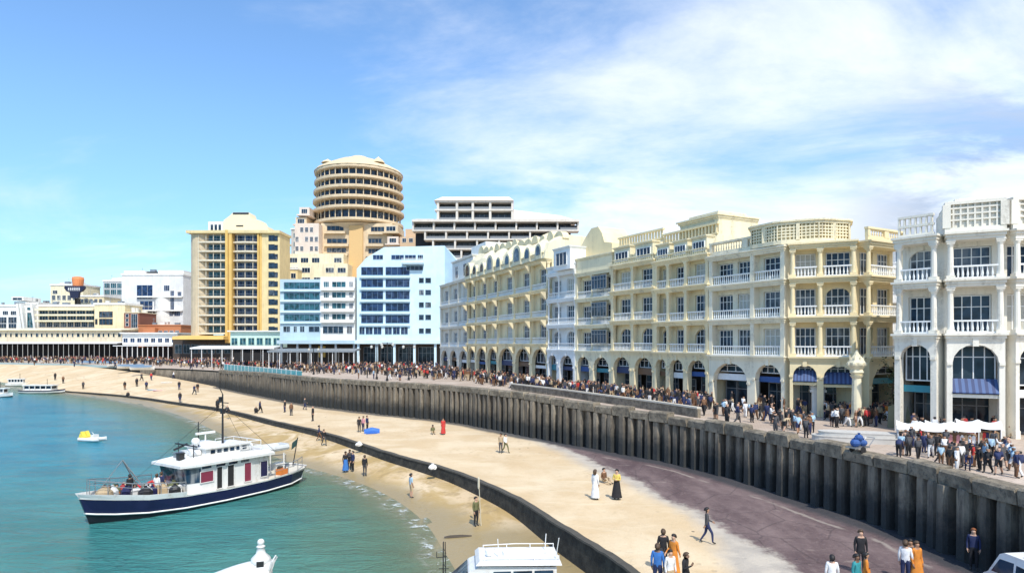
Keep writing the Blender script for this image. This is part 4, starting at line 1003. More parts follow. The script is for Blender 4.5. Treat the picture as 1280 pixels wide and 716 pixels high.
b = MB(); b.box(u(136), u(154), 2, 9, zt+.8, Z(347,300)); b.build('roof_house', WHITE, t)
# tall white block
Y = 270; t, u, zt = simple_block('white_block', 'tall white block with a dark roof notch left of the golden tower', 152, 229, Y, 344, stucco('bright_white', (.70,.70,.69), amt=.4),
    [(365,6,[(171,191)]),(380,2.6,[(175,191),(193,200)]),(386,2.6,[(175,191),(193,200)]),(378,10,[(213,218)]),(392,2,even(173,226,6,.85)),(360,2.4,[(205,212)]),(368,2.4,[(222,227)])], pm=GLASSB)
for x0, x1, yt in ((153,180,338), (196,228,337.5)):
    b = MB(); b.box(u(x0), u(x1), 1, 10, zt+.8, Z(yt, Y)); b.build('roof_house', WHITE, t)
b = MB(); b.box(u(181), u(195), 2, 8, zt+.8, Z(339, Y)); b.build('lift_frame', BLACKM, t)
q = MB(); q.lathe([(u(166)-u(152), 0), (u(166)-u(152), Z(372,Y))], n=20); q.build('round_stair', WHITE, t, Matrix.Translation((u(203), 3.5, 0)))
for z in (371, 388): 
    s_ = MB(); s_.box(u(172), u(229), -1.2, -.003, Z(z,Y)-.3, Z(z,Y)+.3); s_.build('balcony_slab', WHITE, t)
t, u, zt = simple_block('brick_stair_tower', 'dark red brick stair tower with a grey window strip below the tall white block', 155, 174, 250, 391, plain('dark_red_brick', (.23,.09,.06), .85), [(394.5,1.4,[(157,161)]),(400,1.4,[(157,161)]),(405.5,1.4,[(157,161)]),(401,5.4,[(164,172)])], parap=.3, slab=CREAM2)
t, u, zt = simple_block('orange_block', 'low orange brick block under the tall white block', 173, 226, 244, 407, BRICK, [(415,1.2,even(190,225,5))], parap=.4, slab=BRICK)
b = MB(); b.box(u(183), u(198), -2.5, -.003, Z(424,244), Z(410,244)); b.build('porch', BRICK, t)
# roof sign: orange drum on a navy signboard shaped like a broad cradle
Y = 272; k = Y/F; t = thing('roof_sign', 'orange drum above a navy cradle shaped signboard on the town roofs', 'sign', (gx(97.5, Y), Y, Z(384, Y)))
zz = lambda py: Z(py, Y) - Z(384, Y)
b = MB(); b.lathe([(3.9*k*.62+1.2, zz(359)), (5.8*k, zz(357)), (6.8*k, zz(349)), (6.2*k, zz(346.5)), (1, zz(345.6))], n=16); b.build('drum', plain('orange_drum', (.72,.25,.09), .6), t)
b = MB(); pts = [(-4.5,373),(-5.5,366),(-9.5,364.5),(-12.3,360.5),(-11.5,357.8),(12,357.8),(12.6,361),(9.5,364.5),(6,366),(5,373)]
b.loft([[(x*k, y, zz(py)) for x, py in pts] for y in (-2.5, -1.3)]); b.build('board', plain('navy_board', (.012,.014,.04), .5), t)
b = MB(); b.box(-1.5*k, -1.0*k, -1.3, 1, 0, zz(373)); b.box(1*k, 1.5*k, -1.3, 1, 0, zz(373)); b.build('stand', BLACKM, t)
lt = MB()
for i in range(6):
    x = (-7.2+2.6*i)*k
    lt.box(x, x+.16*k*2, -2.56, -2.5, zz(364), zz(359.8)); lt.box(x+.5*k*2, x+.66*k*2, -2.56, -2.5, zz(364), zz(359.8)); lt.box(x+.16*k*2, x+.5*k*2, -2.56, -2.5, zz(362.4), zz(361.4)+.1)
lt.build('lettering', BALW, t)
# long beach pavilion with a colonnade below an upper storey
Y = 236; k = Y/F; t, L = block('beach_pavilion', 'long two storey beach pavilion with small square windows above a white colonnade', -60, 152, Y, cat='pavilion', group=None); u = lambda px: (px+60)*k
b = MB(); b.box(0, L, 0, 14, Z(427,Y), Z(413,Y)); b.build('upper_storey', stucco('pavilion_cream', (.62,.53,.39), amt=.5), t)
b = MB(); b.loft([[(-.5, -1.2, Z(413,Y)+.003), (-.5, -1.2, Z(412,Y)), (-.5, 14, Z(409,Y)), (-.5, 14, Z(413,Y)+.003)], [(L+.5, -1.2, Z(413,Y)+.003), (L+.5, -1.2, Z(412,Y)), (L+.5, 14, Z(409,Y)), (L+.5, 14, Z(413,Y)+.003)]]); b.build('roof', CREAM2, t)
for i in range(33):
    x = L*(i+.25)/33; window(t, I4, x, -.06, Z(421.5,Y), L/33*(.5 if i % 4 else .7), 1.55, 0, 0, fm=CREAM2, pm=GLASS, fr=.12)
b = MB(); b.loft([[(0, -6, Z(428.5,Y)), (0, 0, Z(427,Y)), (0, 0, Z(427,Y)-.3), (0, -6, Z(428.5,Y)-.3)], [(L+2, -6, Z(428.5,Y)), (L+2, 0, Z(427,Y)), (L+2, 0, Z(427,Y)-.3), (L+2, -6, Z(428.5,Y)-.3)]]); b.build('veranda_roof', WMETAL, t)
b = MB(); b.box(0, L, 4, 5, 0, Z(427,Y)); b.build('shop_back', DARK, t)
for i in range(34):
    c = MB(); c.tube((L*(i+.5)/34, -5.6, 0), (L*(i+.5)/34, -5.6, Z(428.5,Y)-.3), .1, 5); c.build('post', plain('grey_post', (.4,.4,.38), .6), t)
Y = 228; k = Y/F; t, L = block('beach_pavilion', 'white end pavilion with dark square windows and flat veranda roof below the orange block', 153, 222, Y, cat='pavilion', group=None); u = lambda px: (px-153)*k
b = MB(); b.box(0, L, 0, 14, Z(431,Y), Z(417,Y)); b.build('upper_storey', WHITE, t)
b = MB(); b.box(-.4, L+.4, -1, 14, Z(417,Y)+.003, Z(415.5,Y)); b.build('roof', WMETAL, t)
for i in range(8): window(t, I4, L*(i+.15)/8, -.06, Z(428,Y), L/8*.66, 1.6, 1, 0, fm=WMETAL, pm=GLASSB)
b = MB(); b.box(-.3, L+.5, -5, 0, Z(432.5,Y), Z(431.5,Y)); b.build('veranda_roof', WMETAL, t)
b = MB(); b.box(0, L, 4, 5, 0, Z(432,Y)-.5); b.build('shop_back', DARK, t)
for i in range(11):
    c = MB(); c.tube((L*(i+.5)/11, -4.6, 0), (L*(i+.5)/11, -4.6, Z(432.5,Y)), .14, 5); c.build('post', WMETAL, t)
t, u, zt = simple_block('dark_shopfront', 'dark shopfront of the golden tower behind the crowd', 216, 292, 214, 424, DARKW, [(436,3,even(218,290,7,.85))], parap=.6, slab=STEEL, nv=1, fm=STEEL, pm=SHOPG, cat='shopfront', group=None)
# ================================================================== boats
NAVY = plain('navy_hull_paint', (.012, .014, .06), .25, var=.25, scale=1.5)
BLACKH = plain('dark_boot_top', (.012, .013, .02), .3, var=.4)
BOATW = stucco('white_boat_paint', (.74,.74,.72), (.33,.24,.15), .5, .4)
DECK = plain('pale_deck', (.58,.54,.46), .7, var=.25)
RED = plain('red_buoy', (.55,.03,.03), .4); ORANGE = plain('orange_crate', (.62,.2,.04), .5); ROPE = plain('dark_rope', (.05,.045,.04), .9); MAROON = plain('maroon_panel', (.22,.03,.06), .5)
GREYT = plain('grey_tube', (.55,.57,.57), .45)
def hull(mb, st, rows):
    """st: (x, half beam at deck, half beam at waterline, keel z, deck z); rows: (share of height, material index)"""
    n = len(st)
    def pt(s_, t):
        x, bd, bw, zk, zd, rake = s_
        z = zk + (zd-zk)*t; f = t/.35*.85 if t < .35 else .85 + .15*(t-.35)/.65
        wl = bw*min(1, (t/.25)**.5) if t < .25 else bw + (bd-bw)*((t-.25)/.75)
        return (x + rake*t, wl, z)
    for side in (1, -1):
        for (ta, mi), (tb, _) in zip(rows[:-1], rows[1:]):
            mb.mi = mi
            for a, b in zip(st[:-1], st[1:]):
                q = [pt(a, ta), pt(b, ta), pt(b, tb), pt(a, tb)]
                mb.poly([(x, y*side, z) for x, y, z in q])
    mb.mi = 0
    for e in (0, n-1):
        mb.mi = rows[1][1]
        for (ta, mi), (tb, _) in zip(rows[:-1], rows[1:]):
            mb.mi = mi; p, q = pt(st[e], ta), pt(st[e], tb); mb.poly([(p[0], p[1], p[2]), (p[0], -p[1], p[2]), (q[0], -q[1], q[2]), (q[0], q[1], q[2])])
def deck(mb, st, dz):
    for a, b in zip(st[:-1], st[1:]):
        mb.poly([(a[0]+a[5], a[1]-.03, a[4]+dz), (b[0]+b[5], b[1]-.03, b[4]+dz), (b[0]+b[5], -b[1]+.03, b[4]+dz), (a[0]+a[5], -a[1]+.03, a[4]+dz)])
pb, ps = Vector((*gp(96, 656, SEA_Z), 0)), Vector((*gp(373, 597, SEA_Z), 0))
d = pb - ps; LB = d.length; ang = math.atan2(d.y, d.x); mid = (pb+ps)/2 + Vector((d.y, -d.x, 0)).normalized()*-.45
S = LB/17.3
ferry = thing('excursion_boat', 'white and navy excursion boat with cabin, tall dark mast and crowded foredeck', 'boat', (mid.x, mid.y, SEA_Z), ang)
# local x towards the bow; stations from stern to bow
st = [(-8.0*S, .9, .3, -.35, 1.25, -.35), (-7.4*S, 1.5, 1.0, -.5, 1.2, -.2), (-6*S, 2.0, 1.7, -.6, 1.12, 0), (-3.5*S, 2.25, 2.05, -.6, 1.02, 0), (0, 2.3, 2.15, -.6, 1.0, 0), (3*S, 2.2, 1.95, -.6, 1.08, 0), (5.2*S, 1.8, 1.4, -.6, 1.25, .08), (6.8*S, 1.15, .65, -.55, 1.5, .25), (7.6*S, .55, .18, -.45, 1.65, .5), (8.0*S, .12, .02, -.35, 1.75, .7)]
b = MB(); hull(b, st, [(0, 0), (.25, 0), (.47, 1), (.53, 2), (.95, 1), (1.0, 1)]); b.build('hull', [BLACKH, BOATW, NAVY], ferry, smooth=False)
# the row's own index colours the strip above it: dark foot, white line, navy belt, white rail
b = MB(); deck(b, st, -.12); b.build('deck', DECK, ferry)
b = MB()     # bulwark of the foredeck
fs = [(x, bd, z, rk) for x, bd, bw, zk, z, rk in st[5:]]
for s_ in (1, -1):
    b.loft([[(x+rk, s_*bd, z), (x+rk*1.2, s_*(bd+.06), z+.24), (x+rk*1.2, s_*(bd-.02), z+.24), (x+rk, s_*(bd-.08), z)] for x, bd, z, rk in fs])
b.build('bulwark', BOATW, ferry)
b = MB()
for s_ in (1, -1): b.loft([[(x+rk*.53, s_*(bw+(bd-bw)*.4+.02), zk+(z-zk)*.5-.05), (x+rk*.53, s_*(bw+(bd-bw)*.4+.09), zk+(z-zk)*.5), (x+rk*.53, s_*(bw+(bd-bw)*.4+.02), zk+(z-zk)*.5+.06)] for x, bd, bw, zk, z, rk in st])
b.build('rubbing_strake', BOATW, ferry)
for i in range(6):
    b = MB(); x = (3.0+.62*i)*S; yy = -(2.3-.055*i**1.6)-.0; b.box(x, x+.3, yy-.02, yy+.35, .62+.03*i, .78+.03*i); b.build('porthole', BALW, ferry)
# superstructure
cab = [(-4.0, 1.62), (-2, 1.75), (1.6, 1.75), (2.5, 1.45)]
b = MB(); b.loft([[(x*S, -w, z) for x, w in cab] + [(x*S, w, z) for x, w in reversed(cab)] for z in (.9, 2.75)]); b.build('cabin', BOATW, ferry)
for x0, x1, z0, z1, mt, nm in ((-3.85,-3.2,1.2,2.35,NAVY,'cabin_opening'), (-2.35,-1.75,1.1,2.45,MAROON,'cabin_door'), (-.9,-.35,1.0,2.5,BLACKM,'cabin_door'), (.05,.5,1.0,2.5,BLACKM,'cabin_door'), (.75,1.75,1.6,2.35,MAROON,'cabin_window')):
    for s_ in (-1, 1):
        b = MB(); xa, xb = x0*S, x1*S; w = 1.755
        if x0 < -3: w = 1.69
        b.box(xa, xb, min(s_*w, s_*(w+.03)), max(s_*w, s_*(w+.03)), z0, z1); o = b.build(nm, [mt], ferry)
        g = MB(); g.path([(xa, s_*(w+.04), z0), (xa, s_*(w+.04), z1), (xb, s_*(w+.04), z1), (xb, s_*(w+.04), z0), (xa, s_*(w+.04), z0)], .03, 4); g.build('frame', BOATW, o)
b = MB(); b.loft([[(1.62*S, -1.77, 1.65), (2.55*S, -1.47, 1.65), (2.55*S, 1.47, 1.65), (1.62*S, 1.77, 1.65)], [(1.7*S, -1.77, 2.6), (2.75*S, -1.5, 2.6), (2.75*S, 1.5, 2.6), (1.7*S, 1.77, 2.6)]]); b.build('windscreen', GLASS, ferry)
b = MB(); b.loft([[(-4.3*S, -2.0, z), (1.6*S, -2.05, z), (3.2*S, -1.75, z), (3.2*S, 1.75, z), (1.6*S, 2.05, z), (-4.3*S, 2.0, z)] for z in (2.75, 2.92)] + [[(-4.0*S, -1.5, 3.15), (1.0*S, -1.35, 3.28), (1.6*S, -1.0, 3.25), (1.6*S, 1.0, 3.25), (1.0*S, 1.35, 3.28), (-4.0*S, 1.5, 3.15)]]); b.build('roof', BOATW, ferry)
b = MB(); b.box(-2.6*S, .9*S, -1.15, 1.15, 3.2, 3.7); b.box(-2.75*S, 1.05*S, -1.3, 1.3, 3.7, 3.78); b.loft([[(-.3*S,-.7,3.78),(.7*S,-.7,3.78),(.7*S,.7,3.78),(-.3*S,.7,3.78)],[(-.2*S,-.6,4.1),(.5*S,-.6,4.1),(.5*S,.6,4.1),(-.2*S,.6,4.1)]]); b.build('upper_house', BOATW, ferry)
for x, y, rr_ in ((1.2*S,-.2,.22), (1.35*S,.5,.2), (-2.6*S,.9,.24), (-2.6*S,-.9,.24)):
    b = MB(); b.tube((x-.35, y, 3.45), (x+.35, y, 3.45), rr_, 10); b.build('liferaft_canister', BALW, ferry)
b = MB(); b.tube((.2*S, 0, 3.9), (.2*S, 0, 4.6), .05); b.box(.2*S-.7, .2*S+.7, -.08, .08, 4.6, 4.75); b.ball((.2*S+.9, .3, 4.2), .28); b.build('radar', BALW, ferry)
b = MB(); b.path([(x*S, y, 3.9) for x, y in ((-1.6,-1.5),(-3.3,-1.65),(-3.3,1.65),(-1.6,1.5))], .03, 5); b.path([(x*S, y, 3.55) for x, y in ((-1.6,-1.5),(-3.3,-1.65),(-3.3,1.65),(-1.6,1.5))], .02, 5)
for x, y in ((-1.6,-1.5),(-2.4,-1.57),(-3.3,-1.65),(-3.3,0),(-3.3,1.65),(-2.4,1.6),(-1.6,1.5)): b.tube((x*S, y, 3.1), (x*S, y, 3.9), .025, 4)
b.build('roof_rail', WMETAL, ferry)
mx = -1.2*S
b = MB(); b.tube((mx, 0, 3.1), (mx, 0, 7.3), .085, 8, .05); b.tube((mx, -.7, 6.7), (mx, .7, 6.7), .03); b.box(mx-.12, mx+.12, -.12, .12, 5.9, 6.25); b.box(mx-.1, mx+.1, -.35, -.12, 6.75, 7.1); b.tube((mx,0,7.3),(mx+.25,0,7.8),.03); b.build('mast', BLACKM, ferry)
b = MB()
for q in ((5.8*S, 0, 1.9), (-4.4*S, -1.8, 3.0), (-4.4*S, 1.8, 3.0)): b.tube((mx, 0, 6.6), q, .012, 4)
b.build('stay', BLACKM, ferry)
b = MB(); b.tube((.75*S, 0, 3.2), (.75*S, 0, 5.5), .035, 5); b.tube((.75*S, -.25, 5.0), (.75*S, .25, 5.0), .02, 4); b.build('aerial', BLACKM, ferry)
RAILM = plain('dull_rail', (.3,.31,.32), .4, .5)
for s_ in (1, -1):
    b = MB(); pts = [(x*S, s_*w, z) for x, w, z in ((3.0,2.1,1.95),(4.6,1.9,2.1),(6.2,1.4,2.3),(7.4,.8,2.55),(8.2,.15,2.7))]
    b.path(pts, .03, 5); b.path([(x, y, z-.28) for x, y, z in pts], .02, 5)
    for x, y, z in pts: b.tube((x, y, z-.9), (x, y, z), .025, 5)
    b.build('deck_rail', RAILM, ferry); b = MB()
    pts = [(x*S, s_*w, z) for x, w, z in ((-4.2,2.15,1.85),(-5.6,1.95,1.9),(-6.8,1.65,1.95),(-7.8,1.0,2.0))]
    b.path(pts, .03, 5); b.path([(x, y, z-.35) for x, y, z in pts], .02, 5)
    for x, y, z in pts: b.tube((x, y, z-.9), (x, y, z), .025, 5)
    b.build('deck_rail', RAILM, ferry)
b = MB(); b.path([(4.6*S, -.5, 1.2), (6.1*S, 0, 3.6), (4.6*S, .5, 1.2)], .04, 5); b.tube((6.1*S, 0, 3.6), (7.6*S, 0, 1.9), .025, 4); b.tube((5.6*S, -.25, 2.8), (5.6*S, .25, 2.8), .03, 4); b.build('anchor_gantry', plain('dull_rail', (.3,.31,.32), .4, .5), ferry)
b = MB(); b.tube((-7.7*S, 0, 1.2), (-8.2*S, 0, 3.4), .04, 5); b.build('flagstaff', BLACKM, ferry)
b = MB(); b.loft([[(-8.15*S, .0, 3.3), (-8.05*S, .0, 2.75), (-8.05*S, .02, 2.75), (-8.15*S, .02, 3.3)], [(-7.5*S, .14, 3.05), (-7.45*S, .1, 2.5), (-7.45*S, .12, 2.5), (-7.5*S, .16, 3.05)]]); b.build('flag', plain('dark_flag', (.03,.08,.08), .8), ferry)
FM = Matrix.Translation(ferry.location) @ Matrix.Rotation(ang, 4, 'Z')
def on_ferry(x, y, z): return FM @ Vector((x*S, y, z))
# dinghy hung above the stern
p = on_ferry(-5.6, -.4, 2.5)
dn = thing('rubber_dinghy', 'grey white rubber dinghy carried above the stern deck of the navy boat', 'dinghy', p, ang)
b = MB(); ring = [(-1.3,-.62),(0,-.7),(1.0,-.6),(1.6,-.25),(1.75,0),(1.6,.25),(1.0,.6),(0,.7),(-1.3,.62)]
b.path([(x, y, .32+.1*max(0, x-.5)) for x, y in ring], .22, 8); b.build('tube', GREYT, dn)
b = MB(); b.prism([(x*.95, y*.9) for x, y in ring], .12, .22); b.build('floor', BOATW, dn)
b = MB(); b.box(-1.5,-1.25,-.5,.5,.15,.55); b.build('transom', GREYT, dn)
for x in (-4.9, -6.2):
    for y in (-.9, .7): b = MB(); b.tube((x*S, y, 1.0), (x*S, y, 2.5), .05, 5); b.build('davit', BOATW, ferry)
# loose gear on deck
rg = random.Random(21)
for i, (x, y) in enumerate(((2.9,-1.55), (4.6,-1.1))):
    b = MB(); b.ball((0,0,.33), .33, 12, 8); b.lathe([(.07,.62),(.07,.74),(.02,.76)], n=8); o = b.build('buoy', RED, smooth=True); o.location = on_ferry(x, y, .95 + .08*i)
    tag(o, ('round red buoy on the foredeck nearest the cabin of the navy boat', 'round red buoy further forward on the foredeck of the navy boat')[i], 'buoy', 'red buoys on the excursion boat')
for i, (x, y, lab) in enumerate(((3.7,-1.0,'orange crate beside the red buoys on the foredeck'), (6.0,-.4,'orange crate near the bow of the navy boat'), (-5.6,1.2,'orange crate on the stern deck under the dinghy'))):
    b = MB(); b.box(-.35,.35,-.25,.25,0,.06)
    for k in range(3):
        z = .06+.12*k; b.box(-.35,.35,-.25,-.21,z+.02,z+.12); b.box(-.35,.35,.21,.25,z+.02,z+.12); b.box(-.35,-.31,-.21,.21,z+.02,z+.12); b.box(.31,.35,-.21,.21,z+.02,z+.12)
    for sx in (-.35,.31):
        for sy in (-.25,.21): b.box(sx-.01,sx+.05,sy-.01,sy+.05,.0,.46)
    o = b.build('crate', ORANGE); o.location = on_ferry(x, y, .95+max(0, x-4)*.12); o.rotation_euler = (0,0,ang+rg.uniform(-.6,.6)); tag(o, lab, 'crate', 'crates on the excursion boat')
for i, (x, y, lab) in enumerate(((2.7,.6,'coil of dark rope close to the windscreen'), (3.3,-.4,'coil of dark rope amid the foredeck gear'), (5.0,.5,'coil of dark rope forward of the crate'), (6.8,0,'coil of dark rope at the very bow'), (2.2,-1.95,'coil of dark rope at the cabin corner by the rail'), (-6.3,.3,'coil of dark rope on the stern deck'))):
    b = MB()
    for k in range(4):
        r0 = .36-.03*k
        b.path([(r0*math.cos(a*math.pi/6), r0*math.sin(a*math.pi/6), .06+.1*k) for a in range(13)], .06, 6)
    o = b.build('rope_coil', ROPE); o.location = on_ferry(x, y, .95+max(0, x-4)*.13); tag(o, lab + ' of the navy boat', 'rope', 'rope coils on the excursion boat')
for i, (x, y, w, lab) in enumerate(((3.1,.9,.7,'pale deck locker right of the foredeck gear'), (4.3,.1,.9,'pale deck locker in the middle of the foredeck'), (5.6,.3,.6,'small pale deck locker near the bow'), (-6.6,-.5,.8,'pale deck locker on the stern deck'))):
    b = MB(); b.box(-w/2,w/2,-.3,.3,.05,.5); b.loft([[(-w/2-.04,-.34,.5),(-w/2-.04,.34,.5),(-w/2-.04,.34,.56),(-w/2-.04,0,.64),(-w/2-.04,-.34,.56)],[(w/2+.04,-.34,.5),(w/2+.04,.34,.5),(w/2+.04,.34,.56),(w/2+.04,0,.64),(w/2+.04,-.34,.56)]]); b.box(-w/2,w/2,-.28,-.2,0,.05); b.box(-w/2,w/2,.2,.28,0,.05)
    o = b.build('deck_locker', BOATW); o.location = on_ferry(x, y, .95+max(0, x-4)*.12); o.rotation_euler = (0,0,ang); tag(o, lab + ' of the navy boat', 'locker', 'lockers on the excursion boat')
for i, x in enumerate((-3.0, .4, 2.2)):
    b = MB(); b.lathe([(.04,-.45),(.13,-.38),(.14,0),(.13,.3),(.04,.38),(.02,.75)], n=8); o = b.build('fender', BOATW, smooth=True); o.location = on_ferry(x, -2.42, .75)
    tag(o, ('white fender hanging aft along the navy hull', 'white fender hanging at the middle of the navy hull', 'white fender hanging below the cabin corner on the navy hull')[i], 'fender', 'fenders on the excursion boat')
for i in range(6):
    for s_ in (-1, 1): b = MB(); x = (-2.4+.52*i)*S; b.box(x, x+.34*S, min(s_*1.153, s_*1.17), max(s_*1.153, s_*1.17), 3.36, 3.6); b.build('upper_window', GLASS, ferry)
# dark strip lights under the roof edge, gear on the roof, more gear forward
for i, x in enumerate((-2.2, -1.2, -.2, .9)):
    for s_ in (-1, 1):
        b = MB(); b.box(x*S, (x+.7)*S, min(s_*1.756, s_*1.775), max(s_*1.756, s_*1.775), 2.52, 2.68); b.build('clerestory', GLASS, ferry)
for i, (x, y, w_, h_, m_) in enumerate(((1.9,-.6,.5,.2,STEEL),(2.3,.3,.35,.3,BLACKM),(1.0,-1.2,.6,.18,GREYT),(-1.2,-1.3,.7,.28,GREYT),(-.5,-1.35,.4,.4,BLACKM),(-2.2,-.2,.5,.5,BOATW),(-2.9,-1.0,.6,.3,ORANGE),(-1.9,-1.0,.4,.45,BLACKM),(-2.4,-1.3,.35,.35,RED))):
    b = MB(); b.box(x*S-w_/2, x*S+w_/2, y-.2, y+.2, 3.1, 3.22+h_); b.box(x*S-w_/2-.04, x*S+w_/2+.04, y-.24, y+.24, 3.22+h_, 3.27+h_); b.build('roof_gear', m_, ferry)
b = MB(); b.tube((1.7*S, -.9, 3.1), (1.7*S, -.9, 4.1), .03, 5); b.tube((1.7*S, .9, 3.1), (1.7*S, .9, 4.1), .03, 5); b.tube((1.7*S, -1.3, 4.0), (1.7*S, 1.3, 4.0), .05, 6); b.tube((2.3*S, -.5, 3.7), (1.3*S, -.5, 4.0), .07, 6); b.build('searchlight_bar', BLACKM, ferry)
for i, x in enumerate((-.6, -1.4, 3.8, 4.7)):
    b = MB(); y = -2.0 if x < 3 else -2.12+.13*max(0, x-3); b.lathe([(.05,0),(.16,.03),(.16,.4),(.05,.43)], n=10); o = b.build('bollard', STEEL, ferry, Matrix.Translation((x*S, y, .9+max(0, x-3)*.1)))
rk_ = random.Random(33); names_ = (('fish_crate', 'crate'), ('rope_coil', 'rope'), ('kit_bag', 'bag'))
spots_ = ['under the windscreen','beside the windscreen','by the near rail amidships','near rail ahead of the cabin','next to the red buoys','among the seated people','behind the seated people','in the middle of the foredeck','on the far side of the foredeck','ahead of the lockers','beside the gantry foot','under the gantry','behind the bow rail','at the bow rail','just inside the bow','at the very bow tip']
cols_ = [('olive green', plain('olive_kit', (.12,.13,.06), .9)), ('grey', GREYT), ('black', BLACKM), ('tan', plain('tan_kit', (.42,.32,.2), .9)), ('dark red', plain('dark_red_kit', (.3,.03,.03), .8)), ('navy', NAVY)]
for i, sp_ in enumerate(spots_):
    x = 2.75 + 4.6*i/15; y = rk_.uniform(-1, 1)*max(.15, (1.75 - .06*(x-2.5)**2)); cn, cm_ = cols_[i % 6]; b = MB(); w_ = rk_.uniform(.3, .46)
    b.loft([[(w_*s_*math.cos(a)*1.2, w_*s_*math.sin(a), z) for a in [k*math.pi/4+.2 for k in range(8)]] for s_, z in ((.8,0),(1,.15),(.95,.55),(.5,.75),(.2,.82),(.25,.9))]); o = b.build('kit_bag', cm_)
    o.location = on_ferry(x, y, .92 + max(0, x-4)*.12); o.rotation_euler = (0, 0, rk_.uniform(0, 6)); tag(o, '%s kit bag %s of the navy boat' % (cn, sp_), 'bag', 'bags on the excursion boat')
# --- small white boat with a finial topped canopy, cut by the lower edge
X, Y = gp(312, 749, SEA_Z); t = thing('canopy_boat', 'small white boat with domed canopy and ball finial at bottom edge', 'boat', (X, Y, SEA_Z), .25)
st2 = [(-2.2,.7,.5,-.3,.7,0),(-1.2,.95,.8,-.35,.62,0),(.3,1.0,.85,-.35,.65,0),(1.5,.7,.45,-.3,.8,.1),(2.2,.1,.03,-.2,.98,.3)]
st2 = [(-s[0],)+s[1:5]+(-s[5],) for s in st2][::-1]
b = MB(); hull(b, st2, [(0,0),(.3,0),(.5,1),(1,1)]); b.build('hull', [BLACKH, BOATW], t); b = MB(); deck(b, st2, -.1); b.build('deck', DECK, t)
b = MB(); rg_ = []
for i in range(9):
    s_ = i/8; x = -1.75 + 2.6*s_; h = 1.1 + .55*math.sin(s_*math.pi*.55)
    rg_.append([(x, -.8*math.cos(a), .62 + (h-.62)*math.sin(a)**.8 if a > 0 else .62) for a in [math.pi*k/10 for k in range(11)]])
b.loft(rg_); b.build('canopy', BOATW, t, smooth=True)
b = MB(); b.lathe([(.42,1.45),(.4,1.75),(.2,1.95),(.14,2.2),(.2,2.24),(.12,2.3)], (.45, 0), 12); b.ball((.45, 0, 2.42), .15); b.build('finial', BOATW, t, smooth=True)
b = MB(); b.box(.33, .62, -.46, -.39, 1.45, 1.72); b.box(-.2,.2,-.78,-.72,1.0,1.2); b.build('vent', BLACKM, t)
b = MB()
for i in range(10): b.tube((.75+.03*(i%3), -.55+.12*i, 1.0), (.95+.1*(i%2), -.6+.13*i, 1.75-.02*i), .03, 5)
b.path([(.95, -.6, 1.7), (1.05, 0, 1.8), (1.0, .55, 1.6)], .03); b.build('stern_rail', BOATW, t)
# --- white cabin cruiser at the shore, cut by the lower edge
X, Y = gp(632, 760, SEA_Z); t = thing('cabin_cruiser', 'white cabin cruiser with dark windows and roof rails at the bottom edge by the shore', 'boat', (X, Y, SEA_Z), math.pi+.08)
st3 = [(-2.9,1.0,.8,-.3,.75,0),(-1.5,1.15,1.0,-.35,.7,0),(.6,1.1,.9,-.35,.75,0),(2.2,.75,.4,-.3,.95,.15),(3.0,.08,.02,-.2,1.15,.4)]
b = MB(); hull(b, st3, [(0,0),(.3,0),(.5,1),(1,1)]); b.build('hull', [BLACKH, BOATW], t); b = MB(); deck(b, st3, -.08); b.build('deck', DECK, t)
b = MB(); pr = [(-2.0,.65),(-2.0,1.95),(1.0,2.05),(1.5,1.85),(2.25,1.15),(2.4,.8)]
b.loft([[(x, y*(1 if z < 1.5 else .9), z) for x, z in pr] for y in (-.95, .95)]); b.build('cabin', BOATW, t)
b = MB(); b.loft([[(-2.2,-1.0,2.06),(1.25,-.98,2.12),(1.25,.98,2.12),(-2.2,1.0,2.06)],[(-2.15,-.95,2.2),(1.1,-.9,2.27),(1.1,.9,2.27),(-2.15,.95,2.2)]]); b.build('roof', BOATW, t)
for s_ in (1, -1):
    for x0, x1 in ((-1.85,-1.1),(-1.0,-.25),(-.15,.55)):
        b = MB(); b.loft([[(x, s_*.97, 1.2),(x, s_*.99, 1.2),(x, s_*.925, 1.85),(x, s_*.905, 1.85)] for x in (x0, x1)]); b.build('window', GLASS, t)
    b = MB(); b.loft([[(.75, s_*.97, 1.2),(.75, s_*.99, 1.2),(.75, s_*.92, 1.8),(.75, s_*.90, 1.8)],[(1.75, s_*.97, 1.2),(1.75, s_*.99, 1.2),(1.3, s_*.92, 1.75),(1.3, s_*.9, 1.75)]]); b.build('window', GLASS, t)
b = MB(); b.loft([[(1.56,-.75,1.8),(1.58,-.75,1.82),(1.58,.75,1.82),(1.56,.75,1.8)],[(2.24,-.82,1.2),(2.27,-.82,1.22),(2.27,.82,1.22),(2.24,.82,1.2)]]); b.build('windscreen', GLASS, t)
for s_ in (.8,-.8):
    b = MB(); b.path([(-2.1,s_,2.38),(-.5,s_,2.42),(.9,s_,2.38)], .02, 5)
    for x in (-2.1,-1.1,-.1,.9): b.tube((x,s_,2.2),(x,s_,2.4),.02,5)
    b.build('roof_rail', WMETAL, t)
b = MB(); b.box(-.4,.1,-.25,.25,2.24,2.34); b.box(.5,.8,-.4,-.1,2.26,2.36); b.tube((.3,.4,2.25),(.35,.4,3.0),.02,5); b.tube((-1.7,-.5,2.2),(-1.75,-.5,2.9),.02,5); b.ball((.7,.3,2.4),.14); b.tube((-2.0,.6,2.2),(-2.1,.8,3.1),.02,5); b.build('roof_gear', WMETAL, t)
X, Y = gp(555, 762, SEA_Z); o = thing('mooring_mast', 'thin dark lattice mast with short arms standing in the shallows', 'mast', (X, Y, SEA_Z-.4))
b = MB()
for a in range(3): b.tube((.09*math.cos(a*2.1), .09*math.sin(a*2.1), 0), (.05*math.cos(a*2.1), .05*math.sin(a*2.1), 3.2), .02, 5)
